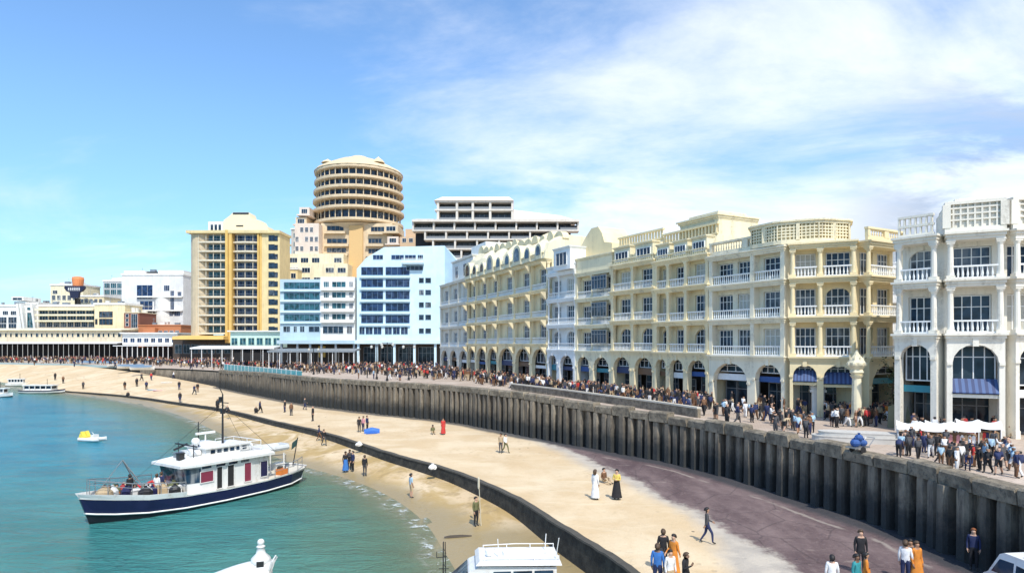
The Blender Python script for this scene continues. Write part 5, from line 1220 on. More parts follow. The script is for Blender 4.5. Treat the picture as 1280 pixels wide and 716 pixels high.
for k in range(14): b.tube((.09*math.cos(k*2.1), .09*math.sin(k*2.1), .2+.21*k), (.06*math.cos(k*2.1+2.1), .06*math.sin(k*2.1+2.1), .41+.21*k), .012, 4)
b.build('pole', BLACKM, o)
b = MB(); b.tube((-.3,0,2.55),(.12,0,2.6),.018,4); b.tube((-.3,0,2.55),(-.3,0,2.8),.018,4); b.tube((-.2,0,2.1),(.2,0,2.1),.018,4); b.build('arm', BLACKM, o)
# --- far boats
def launch(name, label, px0, px1, py, hh, rz=0.0, rows=1, mats=None, group='small boats at the far beach', deckhouse=.6):
    (xa, ya), (xb, yb) = gp(px0, py, SEA_Z), gp(px1, py, SEA_Z); L = (xb-xa)/max(.3, math.cos(rz)); t = thing(name, label, 'boat', ((xa+xb)/2, ya, SEA_Z), rz, group)
    h = hh; s = [(-L/2, L*.09, L*.06, -.3, h*.9, 0), (-L*.25, L*.13, L*.11, -.35, h*.8, 0), (L*.15, L*.13, L*.1, -.35, h*.85, 0), (L*.38, L*.08, L*.045, -.3, h*1.05, .1), (L*.49, .05, .01, -.2, h*1.25, L*.02)]
    b = MB(); hull(b, s, [(0,0),(.3,0),(.45,1),(.75,2),(1,1)]); b.build('hull', mats or [BLACKH, BOATW, BOATW], t); b = MB(); deck(b, s, -.05); b.build('deck', DECK, t)
    for r_ in range(rows):
        z0 = h*.8 + r_*1.25; w = L*.1; a0, a1 = -L*.36 + r_*L*.04, L*.26 - r_*L*.1
        n = 5
        c = MB()
        for i in range(n+1):
            x = a0 + (a1-a0)*i/n; c.box(x-.07, x+.07, -w, -w+.12, z0, z0+1.05); c.box(x-.07, x+.07, w-.12, w, z0, z0+1.05)
        c.box(a0, a1, -w*.8, w*.8, z0, z0+.4); c.build('cabin', BOATW, t)
        c = MB(); c.box(a0, a1, -w*.75, w*.75, z0+.4, z0+1.05); c.build('window', GLASS, t)
        c = MB(); c.box(a0-.3, a1+.4, -w*1.1, w*1.1, z0+1.05, z0+1.25); c.build('roof', BOATW, t)
    c = MB(); c.tube((L*.1, 0, h), (L*.1, 0, h+2.4), .05, 5); c.build('mast', BLACKM, t)
    return t
launch('tour_boat', 'white open sided tour boat with dark windows at the far water edge', 26, 81, 491, .75, 0, 1, [BLACKH, BOATW, NAVY])
launch('tour_boat', 'white cluttered boat pulled in behind the open sided tour boat', 10, 34, 482, .8, .3, 1)
launch('tour_boat', 'white launch cut by the left picture edge', -22, 16, 496, .8, 0, 1, [BLACKH, BOATW, BOATW])
X, Y = gp(114, 551, SEA_Z); t = thing('pedal_boat', 'small white pedal boat with a yellow seat pod drifting alone', 'boat', (X, Y, SEA_Z), -.25)
b = MB()
for s_ in (.5, -.5): b.loft([[(x, s_+w*math.cos(a), z0+.22+.2*math.sin(a)) for a in [k*math.pi/4 for k in range(8)]] for x, w, z0 in ((-1.3,.08,.0),(-1.1,.24,0),(.9,.24,0),(1.6,.05,.12))])
b.box(-.9,.8,-.5,.5,.3,.42); b.build('hull', BOATW, t)
YEL = plain('yellow_plastic', (.78,.62,.08), .4)
b = MB()
for s_ in (.28,-.28): b.loft([[(-.8,s_-.22,.42),(-.2,s_-.22,.42),(-.2,s_-.22,.6),(-.65,s_-.22,.62),(-.9,s_-.22,1.1),(-1.0,s_-.22,1.05)],[(-.8,s_+.22,.42),(-.2,s_+.22,.42),(-.2,s_+.22,.6),(-.65,s_+.22,.62),(-.9,s_+.22,1.1),(-1.0,s_+.22,1.05)]])
b.loft([[(-1.2,-.5,.4),(-.9,-.55,.42),(-.9,-.5,.75),(-1.15,-.45,.8)],[(-1.2,.5,.4),(-.9,.55,.42),(-.9,.5,.75),(-1.15,.45,.8)]]); b.build('seat', YEL, t)
b = MB(); b.box(.3,.7,-.35,.35,.42,.75); b.tube((.5,0,.7),(.1,0,1.0),.03,5); b.build('console', BOATW, t)
# rowing boats drawn up on the far sand
rb = random.Random(9)
for i, (px, py, rz, cov) in enumerate(((84,452.6,.2,0),(97,454.2,.4,1),(107,455.2,.2,1),(117,455.8,.5,1),(112,453.2,.3,0),(150,458.5,.3,0),(165,460.6,.6,1),(178,462.2,.2,1),(58,452.6,-.1,0),(36,453.4,.1,0),(138,456,.2,1))):
    zg = -.35; X, Y = gp(px, py, zg); L = 5.2+rb.random()*1.6
    where = ('left of the covered ones','leftmost covered one','second covered one from the left','third covered one from the left','behind the covered group','right of the covered group','on the slope by the sea wall end','nearest the sea wall end','left by the pavilion crowd','at the far left end','just right of the covered group')[i]
    t = thing('beached_boat', ('blue covered' if cov else 'white open') + ' rowing boat on the far sand, ' + where, 'boat', (X, Y, zg), rz, 'boats drawn up on the far beach')
    s = [(-L/2,.5,.3,0,.75,-.1),(-L*.2,.85,.5,0,.65,0),(L*.15,.8,.45,0,.68,0),(L*.38,.45,.2,0,.8,.05),(L*.5,.05,.02,.1,.98,.15)]
    b = MB(); hull(b, s, [(0,0),(.3,0),(.5,0),(1,1)]); b.build('hull', [BOATW, BOATW], t)
    b = MB()
    if cov: b.loft([[(x, -w*1.03, .62),(x, -w*.5, .95),(x, 0, 1.15),(x, w*.5, .95),(x, w*1.03, .62)] for x, w in ((-L*.48,.5),(-L*.2,.85),(L*.15,.8),(L*.4,.4))]); b.build('cover', plain('blue_cover', (.13,.2,.28), .6), t)
    else:
        for x in (-L*.25,0,L*.2): b.box(x-.12,x+.12,-.7,.7,.45,.5)
        b.build('thwart', DECK, t); b = MB(); b.tube((L*.1,0,.3),(L*.1,0,2.6),.05,5); b.build('mast', WMETAL, t)
# --- minibus on the tarmac, lower right corner
X, Y = 18.75, 21.9; t = thing('minibus', 'white minibus with pale blue side stripe parked under the sea wall', 'minibus', (X, Y, -3.6), math.radians(97)); t.scale = (.92,.92,.92)
pf = [(-2.3,.35),(-2.35,1.2),(-2.3,1.95),(-2.2,2.1),(1.5,2.12),(1.7,2.02),(2.15,1.2),(2.38,1.05),(2.4,.4)]
b = MB(); b.loft([[(x, y*(1 if z < 1.25 else .9), z) for x, z in pf] for y in (-.92,-.9,.9,.92)]); b.build('body', BOATW, t)
b = MB(); 
for s_ in (1,-1): b.box(-2.2,1.6,min(s_*.923,s_*.93),max(s_*.923,s_*.93),.55,1.15)
b.build('side_stripe', plain('sky_stripe', (.22,.42,.66), .35), t)
for s_ in (1,-1):
    for x0, x1 in ((-2.15,-1.15),(-1.05,-.05),(.05,.95)):
        b = MB(); b.loft([[(x, s_*.9, 1.27),(x, s_*.93, 1.27),(x, s_*.848, 1.85),(x, s_*.825, 1.85)] for x in (x0, x1)]); b.build('window', GLASS, t)
    b = MB(); b.loft([[(1.05, s_*.9, 1.27),(1.05, s_*.93, 1.27),(1.05, s_*.85, 1.85),(1.05, s_*.82, 1.85)],[(2.0, s_*.9, 1.27),(2.0, s_*.93, 1.27),(1.68, s_*.85, 1.83),(1.68, s_*.82, 1.83)]]); b.build('window', GLASS, t)
    for x in (-1.5,1.55):
        w = MB(); w.loft([[(x+r_*math.cos(a), s_*yy, .34+r_*math.sin(a)) for a in [k*math.pi/9 for k in range(18)]] for r_, yy in ((.2,.94),(.33,.95),(.34,.85),(.34,.72))]); o = w.build('wheel', plain('tyre', (.02,.02,.02), .8), t)
        w = MB(); w.loft([[(x+r_*math.cos(a), s_*yy, .34+r_*math.sin(a)) for a in [k*math.pi/6 for k in range(12)]] for r_, yy in ((.19,.945),(.15,.97),(.03,.975))]); w.build('rim', STEEL, o)
b = MB(); b.loft([[(1.73,-.74,1.98),(1.76,-.74,1.99),(1.76,.74,1.99),(1.73,.74,1.98)],[(2.15,-.82,1.24),(2.18,-.82,1.26),(2.18,.82,1.26),(2.15,.82,1.24)]]); b.build('windscreen', GLASS, t)
b = MB(); b.loft([[(-2.35,-.72,1.25),(-2.38,-.72,1.25),(-2.38,.72,1.25),(-2.35,.72,1.25)],[(-2.31,-.68,1.82),(-2.34,-.68,1.83),(-2.34,.68,1.83),(-2.31,.68,1.82)]]); b.build('rear_window', GLASS, t)
b = MB(); b.path([(-1.8,-.6,2.2),(.8,-.6,2.24),(.8,.6,2.24),(-1.8,.6,2.2),(-1.8,-.6,2.2)], .025, 5); b.box(-1.2,.2,-.45,.4,2.12,2.28); b.box(.3,.75,-.3,.3,2.12,2.2)
for x in (-1.8,-.5,.8):
    for y in (-.6,.6): b.tube((x,y,2.05),(x,y,2.24),.02,5)
b.build('roof_rack', WMETAL, t)
for s_ in (.6,-.6):
    b = MB(); b.box(2.36,2.42,s_-.16,s_+.16,.72,.9); b.build('headlight', WMETAL, t)
    b = MB(); b.box(-2.39,-2.34,s_-.1+.2*(1 if s_>0 else -1),s_+.1+.2*(1 if s_>0 else -1),.75,1.1); b.build('tail_light', RED, t)
# ================================================================== people
from mathutils.bvhtree import BVHTree
def bvh_of(name):
    me = bpy.data.objects[name].data
    return BVHTree.FromPolygons([v.co.copy() for v in me.vertices], [tuple(p.vertices) for p in me.polygons])
BV = [bvh_of('upper_beach'), bvh_of('lower_beach')]
def ground_at(x, y):
    if x > 0 or y > 60:
        pass
    best = None
    for b in BV:
        h = b.ray_cast(Vector((x, y, 3)), Vector((0, 0, -1)))
        if h[0] is not None and (best is None or h[0].z > best): best = h[0].z
    return best
def look(px, py, prom=False):
    """where the sight line through a bearing meets the sand or the promenade"""
    if prom:
        X, Y = gp(px, py, 0); return Vector((X, Y, 0))
    o = Vector((0, 0, CH)); d = Vector(((px-CX)/F, 1, -(py-HY)/F)); best = None
    for b in BV:
        h = b.ray_cast(o, d)
        if h[0] is not None and (best is None or h[3] < best[1]): best = (h[0], h[3])
    return best[0] if best else Vector((*gp(px, py, -3.6), -3.6))
CLOTH = {'black': (.015,.015,.018), 'navy': (.02,.03,.09), 'dark grey': (.06,.06,.065), 'white': (.75,.74,.72), 'blue': (.04,.16,.45), 'red': (.5,.04,.035), 'orange': (.62,.22,.03), 'brown': (.16,.08,.04), 'tan': (.48,.36,.22), 'pale blue': (.35,.5,.62), 'yellow': (.66,.5,.12), 'pink': (.6,.28,.3), 'olive': (.14,.14,.06), 'teal': (.03,.25,.27)}
CM = {k: plain('cloth_' + k.replace(' ', '_'), v, .85, var=.38, scale=7) for k, v in CLOTH.items()}
SKINS = [plain('skin_light', (.52,.32,.22), .6, var=.06), plain('skin_tan', (.36,.2,.12), .6, var=.06), plain('skin_dark', (.16,.085,.05), .6, var=.06)]
HAIRS = [plain('hair_black', (.012,.01,.01), .6), plain('hair_brown', (.07,.04,.02), .6), plain('hair_auburn', (.25,.08,.025), .6)]
SHOE = plain('dark_shoe', (.03,.028,.026), .7)
BASE = {'pelvis': (0,0,.94), 'spine': (0,.01,1.12), 'chest': (0,0,1.31), 'neck': (0,.01,1.47), 'head': (0,-.015,1.57), 'crown': (0,-.01,1.66),
 'shl': (.165,.01,1.40), 'ell': (.215,.03,1.12), 'wrl': (.215,-.05,.88), 'hal': (.21,-.075,.80), 'shr': (-.165,.01,1.40), 'elr': (-.215,.03,1.12), 'wrr': (-.215,-.05,.88), 'har': (-.21,-.075,.80),
 'hil': (.09,0,.9), 'knl': (.1,-.02,.49), 'anl': (.1,.02,.09), 'tol': (.11,-.14,.035), 'hir': (-.09,0,.9), 'knr': (-.1,-.02,.49), 'anr': (-.1,.02,.09), 'tor': (-.11,-.14,.035)}
RAD = {'pelvis': .145, 'spine': .13, 'chest': .15, 'neck': .058, 'head': .092, 'crown': .082, 'shl': .068, 'ell': .047, 'wrl': .034, 'hal': .036, 'shr': .068, 'elr': .047, 'wrr': .034, 'har': .036, 'hil': .1, 'knl': .066, 'anl': .043, 'tol': .036, 'hir': .1, 'knr': .066, 'anr': .043, 'tor': .036}
BONES = [('pelvis','spine'),('spine','chest'),('chest','neck'),('neck','head'),('head','crown'),('chest','shl'),('shl','ell'),('ell','wrl'),('wrl','hal'),('chest','shr'),('shr','elr'),('elr','wrr'),('wrr','har'),('pelvis','hil'),('hil','knl'),('knl','anl'),('anl','tol'),('pelvis','hir'),('hir','knr'),('knr','anr'),('anr','tor')]
POSES = {
 'standing': {},
 'standing with arms folded': {'ell': (.22,-.02,1.14), 'wrl': (.0,-.2,1.17), 'hal': (-.07,-.2,1.19), 'elr': (-.22,-.02,1.14), 'wrr': (-.02,-.19,1.13), 'har': (.06,-.19,1.13)},
 'walking': {'knl': (.1,-.2,.52), 'anl': (.1,-.26,.1), 'tol': (.1,-.41,.06), 'knr': (-.1,.08,.5), 'anr': (-.1,.36,.14), 'tor': (-.1,.27,.04), 'wrl': (.2,.14,.92), 'hal': (.2,.17,.85), 'wrr': (-.2,-.24,.97), 'har': (-.19,-.3,.92)},
 'striding': {'knl': (.1,.06,.5), 'anl': (.1,.3,.13), 'tol': (.1,.2,.04), 'knr': (-.1,-.22,.53), 'anr': (-.1,-.24,.1), 'tor': (-.1,-.39,.05), 'wrr': (-.2,.12,.92), 'har': (-.2,.15,.85), 'wrl': (.2,-.25,1.0), 'hal': (.19,-.31,.97)},
 'with one arm raised': {'ell': (.34,-.08,1.5), 'wrl': (.3,-.16,1.74), 'hal': (.28,-.18,1.82)},
 'looking at a phone': {'elr': (-.23,-.02,1.14), 'wrr': (-.1,-.26,1.26), 'har': (-.06,-.29,1.32), 'head': (0,-.05,1.56), 'crown': (0,-.07,1.645)},
 'sitting': {k: (v[0], v[1], v[2]-.74) for k, v in BASE.items() if k in ('pelvis','spine','chest','neck','head','crown','shl','ell','shr','elr','hil','hir')} | {'wrl': (.2,-.2,.2), 'hal': (.19,-.27,.16), 'wrr': (-.18,-.25,.32), 'har': (-.15,-.32,.34), 'knl': (.16,-.36,.4), 'anl': (.12,-.62,.08), 'tol': (.12,-.77,.06), 'knr': (-.16,-.4,.36), 'anr': (-.14,-.68,.08), 'tor': (-.14,-.83,.06)},
 'bending forward': {'spine': (0,-.14,1.06), 'chest': (0,-.34,1.12), 'neck': (0,-.48,1.17), 'head': (0,-.58,1.15), 'crown': (0,-.66,1.12), 'shl': (.165,-.4,1.12), 'ell': (.2,-.42,.84), 'wrl': (.18,-.5,.6), 'hal': (.17,-.52,.53), 'shr': (-.165,-.4,1.12), 'elr': (-.2,-.45,.85), 'wrr': (-.18,-.6,.66), 'har': (-.16,-.64,.6), 'knl': (.12,-.14,.5), 'knr': (-.12,.06,.5), 'anr': (-.12,.3,.12), 'tor': (-.12,.18,.04)},
}
def seg_d(p, a, b):
    ab = b-a; t = max(0, min(1, (p-a).dot(ab)/max(ab.length_squared, 1e-9))); return (p-a-ab*t).length
FIG = {}
def figure(pose, near, shorts=False, slim=1.0):
    key = (pose, near, shorts, slim)
    if key in FIG: return FIG[key]
    J = {k: Vector(POSES[pose].get(k, v)) for k, v in BASE.items()}
    names = list(J); P = [J[k] for k in names]; E = [(names.index(a), names.index(b)) for a, b in BONES]; rad = [RAD[k]*(slim if k in ('spine','chest','shl','shr','pelvis') else 1) for k in names]
    if near:        # four fingers of different lengths and a thumb on each hand
        for s_ in 'lr':
            h, w = J['ha'+s_], J['wr'+s_]; d = (h-w).normalized(); side = d.cross(Vector((0,-1,.2))).normalized(); fwd = side.cross(d).normalized()
            sg = 1 if s_ == 'l' else -1
            for i, L in enumerate((.062,.075,.07,.052)):
                b0 = h + fwd*((i-1.5)*.021) + d*.02; b1 = b0 + d*L*.55 + side*.008*sg; b2 = b1 + d*L*.4 + side*.022*sg; i0 = len(P)
                P += [b0, b1, b2]; rad += [.0095,.009,.008]; E += [(names.index('ha'+s_), i0), (i0, i0+1), (i0+1, i0+2)]
            b0 = w + d*.035 + fwd*.03; b1 = b0 + d*.035 + fwd*.022; i0 = len(P); P += [b0, b1]; rad += [.011,.009]; E += [(names.index('wr'+s_), i0), (i0, i0+1)]
    me = bpy.data.meshes.new('body'); me.from_pydata([tuple(p) for p in P], E, [])
    o = bpy.data.objects.new('tmp_body', me); COL.objects.link(o)
    o.modifiers.new('s', 'SKIN')
    for i, sv in enumerate(me.skin_vertices[0].data):
        r_ = rad[i]; n = names[i] if i < len(names) else ''
        sv.radius = (r_*1.12, r_*.82) if n in ('pelvis','spine','chest') else (r_, r_)
        sv.use_root = (i == 0)
    if near: m_ = o.modifiers.new('u', 'SUBSURF'); m_.levels = 1; m_.render_levels = 1
    dg = bpy.context.evaluated_depsgraph_get(); out = bpy.data.meshes.new_from_object(o.evaluated_get(dg)); out.name = 'body'
    COL.objects.unlink(o); bpy.data.objects.remove(o)
    while len(out.materials) < 5: out.materials.append(SKINS[0])
    zmax = max(v.co.z for v in out.vertices)
    mi = []
    hc = (J['head']+J['crown'])/2
    for p in out.polygons:
        c = p.center; bn = min(BONES, key=lambda e: seg_d(c, J[e[0]], J[e[1]]))
        if bn in (('neck','head'),('head','crown')): k = 1 if (c.z > hc.z+.035 or c.y > hc.y+.03) else 0
        elif bn[1] in ('hal','har','wrl','wrr') : k = 0 if (shorts or bn[1][:2] == 'ha') else 2
        elif bn == ('chest','neck'): k = 2 if (c-J['neck']).length > .09 else 0
        elif bn[1] in ('knl','knr','hil','hir'): k = 3
        elif bn[1] in ('anl','anr'): k = 0 if shorts else 3
        elif bn[1] in ('tol','tor'): k = 4
        else: k = 2
        mi.append(k)
    out.polygons.foreach_set('material_index', mi)
    if near:        # a nose and brow on the face
        for v in out.vertices:
            r_ = v.co - hc
            if r_.length < .13 and r_.y < -.06 and abs(r_.x) < .025 and -.05 < r_.z < .02: v.co.y -= .018
    out.polygons.foreach_set('use_smooth', [True]*len(out.polygons)); out['keep'] = 1
    FIG[key] = (out, J); return FIG[key]
def hair_mesh(J, long):
    key = ('hair', tuple(J['head']), long)
    if key not in CACHE:
        c = (J['head']+J['crown'])/2 + Vector((0,.012,.015)); b = MB(); rg = []
        for j in range(8):
            t = .12 + j*.29
            def pt_(a):
                fr = max(0.0, -math.sin(a)); tt = min(t, 2.2 - 1.25*fr**.7); r_ = .102*math.sin(min(tt, 1.9)); return (c.x + r_*math.cos(a), c.y + r_*1.1*math.sin(a) + .008*j*(1-fr), c.z + .112*math.cos(tt))
            rg.append([pt_(k*math.pi/6) for k in range(12)])
        if long: rg += [[(x*.8 + c.x*.2, y*.55 + (c.y+.07)*.45, z-.14) for x, y, z in rg[-1]]]
        b.loft(rg[::-1]); CACHE[key] = b.mesh('hair', HAIRS[0], True)
    return CACHE[key]
def skirt_mesh(length, flare):
    key = ('skirt', length, flare)
    if key not in CACHE:
        b = MB(); n = 18; rg = []
        for i in range(6):
            t = i/5; z = 1.08 - t*length; r0 = .15 + flare*t
            rg.append([(r0*1.05*(1+.05*t*math.sin(5*a+i))*math.cos(a), r0*.85*(1+.05*t*math.sin(5*a+i))*math.sin(a)-.005, z) for a in [2*math.pi*k/n for k in range(n)]])
        b.loft(rg, cap0=False, cap1=False); CACHE[key] = b.mesh('skirt', CM['black'], True)
    return CACHE[key]
pr = random.Random(77)
def slot(o, i, m): o.material_slots[i].link = 'OBJECT'; o.material_slots[i].material = m
USED = {}
NPEOPLE = [0]
def person(loc, pose, top, bottom, label, group=None, rz=0.0, near=False, h=1.72, skin=None, hair=None, dress=None, shorts=False, longhair=False):
    me, J = figure(pose, near, shorts)
    o = link('person', me); o.location = loc; o.rotation_euler = (0, 0, rz); s_ = h/1.74; o.scale = (s_, s_, s_)
    sk = SKINS[pr.choice((0,0,1,1,2)) if skin is None else skin]; hr = HAIRS[pr.choice((0,0,1,0,1)) if hair is None else hair]
    for i, m in enumerate((sk, hr, CM[top], CM[bottom], SHOE)): slot(o, i, m)
    tag(o, label, 'person', group); NPEOPLE[0] += 1
    if near:
        c = link('hair', hair_mesh(J, longhair), o); slot(c, 0, hr)
    if dress and pose not in ('sitting', 'bending forward'):
        c = link('skirt', skirt_mesh(*dress), o); slot(c, 0, CM[bottom])
    return o
# ---- on the beach: bearing, pose, clothes
T = math.pi
beach = [
 # px, py, pose, top, bottom, rz, height, label extras
 (744,624,'standing','white','white',2.4,1.86,dict(dress=(.95,.1),longhair=True),'woman in a long white dress standing on the sand, dark hair loose'),
 (771,624,'standing with arms folded','yellow','black',-.5,1.88,dict(dress=(.95,.14)),'woman in yellow top and long black skirt facing the white dress'),
 (755,603,'sitting','brown','tan',.6,1.8,{},'person in brown sitting on the sand behind the yellow topped woman'),
 (884,679,'striding','dark grey','navy',1.4,1.75,{},'person in dark grey striding alone on the grey tarmac edge'),
 (822,738,'standing','blue','navy',2.8,1.85,{},'person in blue jacket at the left of the group on the bottom edge'),
 (838,742,'standing','white','tan',.3,1.7,{},'person in white shirt between the blue and black figures at the bottom edge'),
 (857,746,'looking at a phone','black','black',.9,1.72,{},'person all in black at the right of the group on the bottom edge'),
 (829,714,'standing','black','dark grey',3.0,1.8,{},'person in black standing behind the bottom edge group'),
 (842,720,'walking','orange','orange',-.9,1.75,dict(dress=(.9,.12)),'person in an orange robe beside the black clad one on the sand'),
 (1040,750,'standing','white','black',2.9,1.72,{},'dark haired person in white at the bottom edge on the mauve tarmac'),
 (1071,750,'standing','teal','white',.5,1.75,{},'person in teal top and white trousers on the mauve tarmac'),
 (1076,717,'standing','black','black',-.2,1.85,{},'tall person in black on the mauve tarmac behind the teal top'),
 (1083,742,'standing','orange','orange',1.2,1.6,dict(dress=(.9,.14)),'person in an orange skirt beside the teal topped one'),
 (1132,731,'standing','white','navy',2.5,1.8,{},'person in white top and navy trousers on the tarmac by the wall shade'),
 (1146,732,'standing','orange','orange',.2,1.78,dict(dress=(.98,.16)),'person in a full length orange robe beside the white top'),
 (1138,726,'standing','dark grey','black',-.5,1.7,{},'person in dark grey half hidden behind the orange robe'),
 (1217,712,'standing','navy','black',-.6,1.78,dict(hair=2),'auburn haired person in navy standing under the wall by the minibus'),
 (595,657,'standing','olive','black',.8,1.75,{},'person in olive top holding a tall pale pole on the wet sand'),
 (514,622,'standing','pale blue','tan',2.2,1.75,dict(shorts=True),'lone person in pale blue jacket and shorts on the wet sand'),
 (432,590,'standing','black','blue',.4,1.78,dict(dress=(.9,.1)),'person with a bright blue skirt in the trio at the water side'),
 (437,587,'standing with arms folded','dark grey','black',-.3,1.75,{},'person in dark grey in the middle of the trio at the water side'),
 (441,589,'standing','navy','black',-.8,1.75,{},'person in navy at the right of the trio at the water side'),
 (456,595,'standing','black','dark grey',2.9,1.75,{},'person in black right of the trio on the wet sand'),
 (405,557,'walking','black','dark grey',.8,1.7,{},'person in black walking below the low wall near the boat'),
 (399,551,'striding','navy','brown',1.8,1.7,{},'person in navy striding close under the low wall near the boat'),
 (391,526,'standing','black','black',-1,1.9,{},'tall person in black nearest the camera of the four on mid beach'),
 (381,512,'striding','dark grey','navy',1.5,1.75,{},'person in dark grey striding towards the sea wall'),
 (364,519,'standing','brown','dark grey',.6,1.75,{},'person in brown of the pair left of the tall black figure'),
 (356,515,'standing','black','navy',-.8,1.75,{},'person in black of the pair left of the tall black figure'),
 (325,516,'walking','navy','black',1.6,1.75,{},'person in navy walking beside a seated one above the low wall'),
 (320,516,'sitting','black','black',.4,1.75,{},'person in black sitting on the sand above the low wall'),
 (272,514,'standing','black','black',.0,2.0,{},'big figure in black standing on the low wall behind the mast'),
 (284,515,'sitting','dark grey','black',.8,1.75,{},'person in dark grey sitting on the low wall right of the mast'),
 (541,542,'sitting','olive','tan',.3,1.7,{},'person in olive sitting on the sand left of the red robe'),
 (554,543,'standing','red','red',.4,1.78,dict(dress=(.95,.1)),'person in a long red robe on the middle of the beach'),
 (626,566,'standing','tan','dark grey',-.4,1.75,{},'person in tan and grey at the left of the pair on mid sand'),
 (632,566,'walking','white','olive',.9,1.7,{},'person in white and olive at the right of the pair on mid sand'),
 (449,540,'standing','black','black',.4,1.7,{},'person in black at the left of the blue beach tent'),
 (454,539,'standing','pink','navy',-.5,1.7,{},'person in pink beside the blue beach tent'),
 (459,538,'standing','navy','black',1.2,1.7,{},'person in navy closest to the blue beach tent'),
 (225,503,'standing','black','navy',.3,1.9,{},'person in black alone by the low wall left of the mast'),
 (183,487,'standing','navy','black',.7,1.9,{},'person in navy by the sunbathing towels on the far sand'),
 (171,483,'standing','black','black',.2,2.0,{},'person in black at the left of the pair on the far sand'),
 (177,476,'walking','dark grey','black',1.4,1.9,{},'person in dark grey walking behind the black clad one on the far sand'),
 (156,487,'standing','black','brown',.3,1.9,{},'person in black and brown alone near the far water edge'),
 (160,496,'sitting','black','black',.3,1.9,{},'person in black sitting on the low wall at the far water edge'),
 (104,486,'standing','dark grey','black',.3,1.8,{},'person in dark grey just right of the tour boat'),
 (69,475,'standing','black','black',.3,2.0,{},'person in black standing above the tour boat'),
 (79,479,'standing','brown','black',.3,1.9,{},'person in brown standing above the stern of the tour boat'),
 (189,475,'walking','red','navy',.3,1.8,{},'person in red walking on the far sand'),
 (224,487,'standing','black','navy',.3,1.9,{},'person in black below the start of the sea wall'),
 (243,493,'walking','navy','dark grey',1.3,1.9,{},'person in navy walking below the end of the sea wall'),
 (247,490,'standing','black','brown',.3,1.9,{},'person in black and brown below the end of the sea wall'),
 (217,473,'walking','white','navy',-.8,1.8,{},'person in white walking on the slope near the end of the sea wall'),
]
for px, py, pose, top, bot, rz, h, kw, lab in beach:
    person(look(px, py), pose, top, bot, lab, None, rz, near=py > 530, h=h, **kw)
# people resting on the sea wall and walking by it
for px, py, pose, top, bot, lab in ((909,531,'standing','black','black','person in black at the parapet edge above the sea wall'), (922,530,'walking','navy','dark grey','person in navy walking beside the black clad one above the sea wall'), (873,518,'standing','dark grey','black','person in dark grey at the end of the low pale parapet'), (880,519,'walking','brown','black','person in brown at the end of the low pale parapet')):
    person(look(px, py, True), pose, top, bot, lab, None, pr.uniform(0, 6), h=1.6)
# ---- on the excursion boat
fp = [(4.9,-.6,'sitting','black'),(4.2,.7,'standing','white'),(3.6,.2,'standing','navy'),(5.4,.1,'sitting','tan'),(6.3,-.3,'sitting','dark grey'),(2.9,-.6,'sitting','brown'),(5.9,.5,'standing','black'),(7.0,.1,'sitting','white'),(-3.4,-2.0,'standing','navy'),(-5.2,-1.2,'sitting','olive'),(2.35,-1.85,'standing','black'),(4.6,.2,'bending forward','red')]
fl = ['person in black sitting among the foredeck gear','person in white standing on the far side of the foredeck','person in navy standing in the middle of the foredeck','person in tan sitting ahead of the orange crate','person in dark grey sitting near the bow rail','person in brown sitting under the windscreen','person in black standing by the bow gantry','person in white sitting at the very bow','person in navy standing at the round cabin opening','person in olive sitting on the stern deck','person in black standing at the cabin corner by the rail','person in red bending over the foredeck gear']
for (x, y, pose, top), lab in zip(fp, fl):
    p = on_ferry(x, y, .9 + max(0, x-4)*.12); o = person(p, pose, top, pr.choice(('black','navy','dark grey','tan')), lab + ' of the navy boat', None, pr.uniform(0, 6.28), near=True, h=1.62)
# ---- along the promenade: zones of (bearing range, foot rows, how many, clothes, where)
DARKS = ['black','black','navy','dark grey','dark grey','brown']; MIX = ['black','navy','black','white','white','dark grey','dark grey','brown','black','tan','navy','dark grey','red','black','pale blue']
WARM = ['orange','brown','brown','black','dark grey','white','tan','red']
zones = [
 (1120,1186,[(1120,555,575),(1186,560,585)],18,MIX,'by the white market canopies', 1.2),
 (1184,1276,[(1184,570,588),(1276,560,598)],30,MIX,'before the white house at right', 1.22),
 (962,1016,[(962,527,542),(1016,532,550)],16,MIX,'before the yellow corner house', 1.35),
 (1030,1112,[(1030,522,534),(1112,524,534)],24,WARM,'under the blue awnings of the yellow house', 1.4),
 (892,962,[(892,509,524),(962,518,532)],15,MIX,'before the pale flank of the corner house', 1.4),
 (778,890,[(778,497,504),(890,510,517)],28,DARKS,'between the low parapet and the balconied houses', 1.5),
 (692,778,[(692,486,492),(778,495,503)],20,DARKS,'before the arches of the gabled house', 1.55),
 (590,690,[(590,471,481),(690,485,492)],30,DARKS+['white','brown'],'before the loggia house with the rough roof', 1.75),
 (552,590,[(552,466,473),(590,471,478)],10,MIX,'before the pale grey end house', 1.75),
 (446,552,[(446,459,474),(552,465,478)],30,DARKS+MIX,'in front of the sky blue offices', 1.75),
 (386,446,[(386,459,467),(446,461,469)],16,DARKS+MIX,'in front of the teal glazed offices', 1.75),
 (232,386,[(232,455,464),(386,459,466)],24,DARKS+MIX,'at the rail below the golden tower', 1.75),
 (0,230,[(0,452,455),(230,454,464)],22,DARKS+MIX,'before the long beach pavilion', 1.75),
]
def zone_y(l, px, t):
    (x0, a0, b0), (x1, a1, b1) = l; k = (px-x0)/(x1-x0); return (a0+(a1-a0)*k) + ((b0+(b1-b0)*k) - (a0+(a1-a0)*k))*t
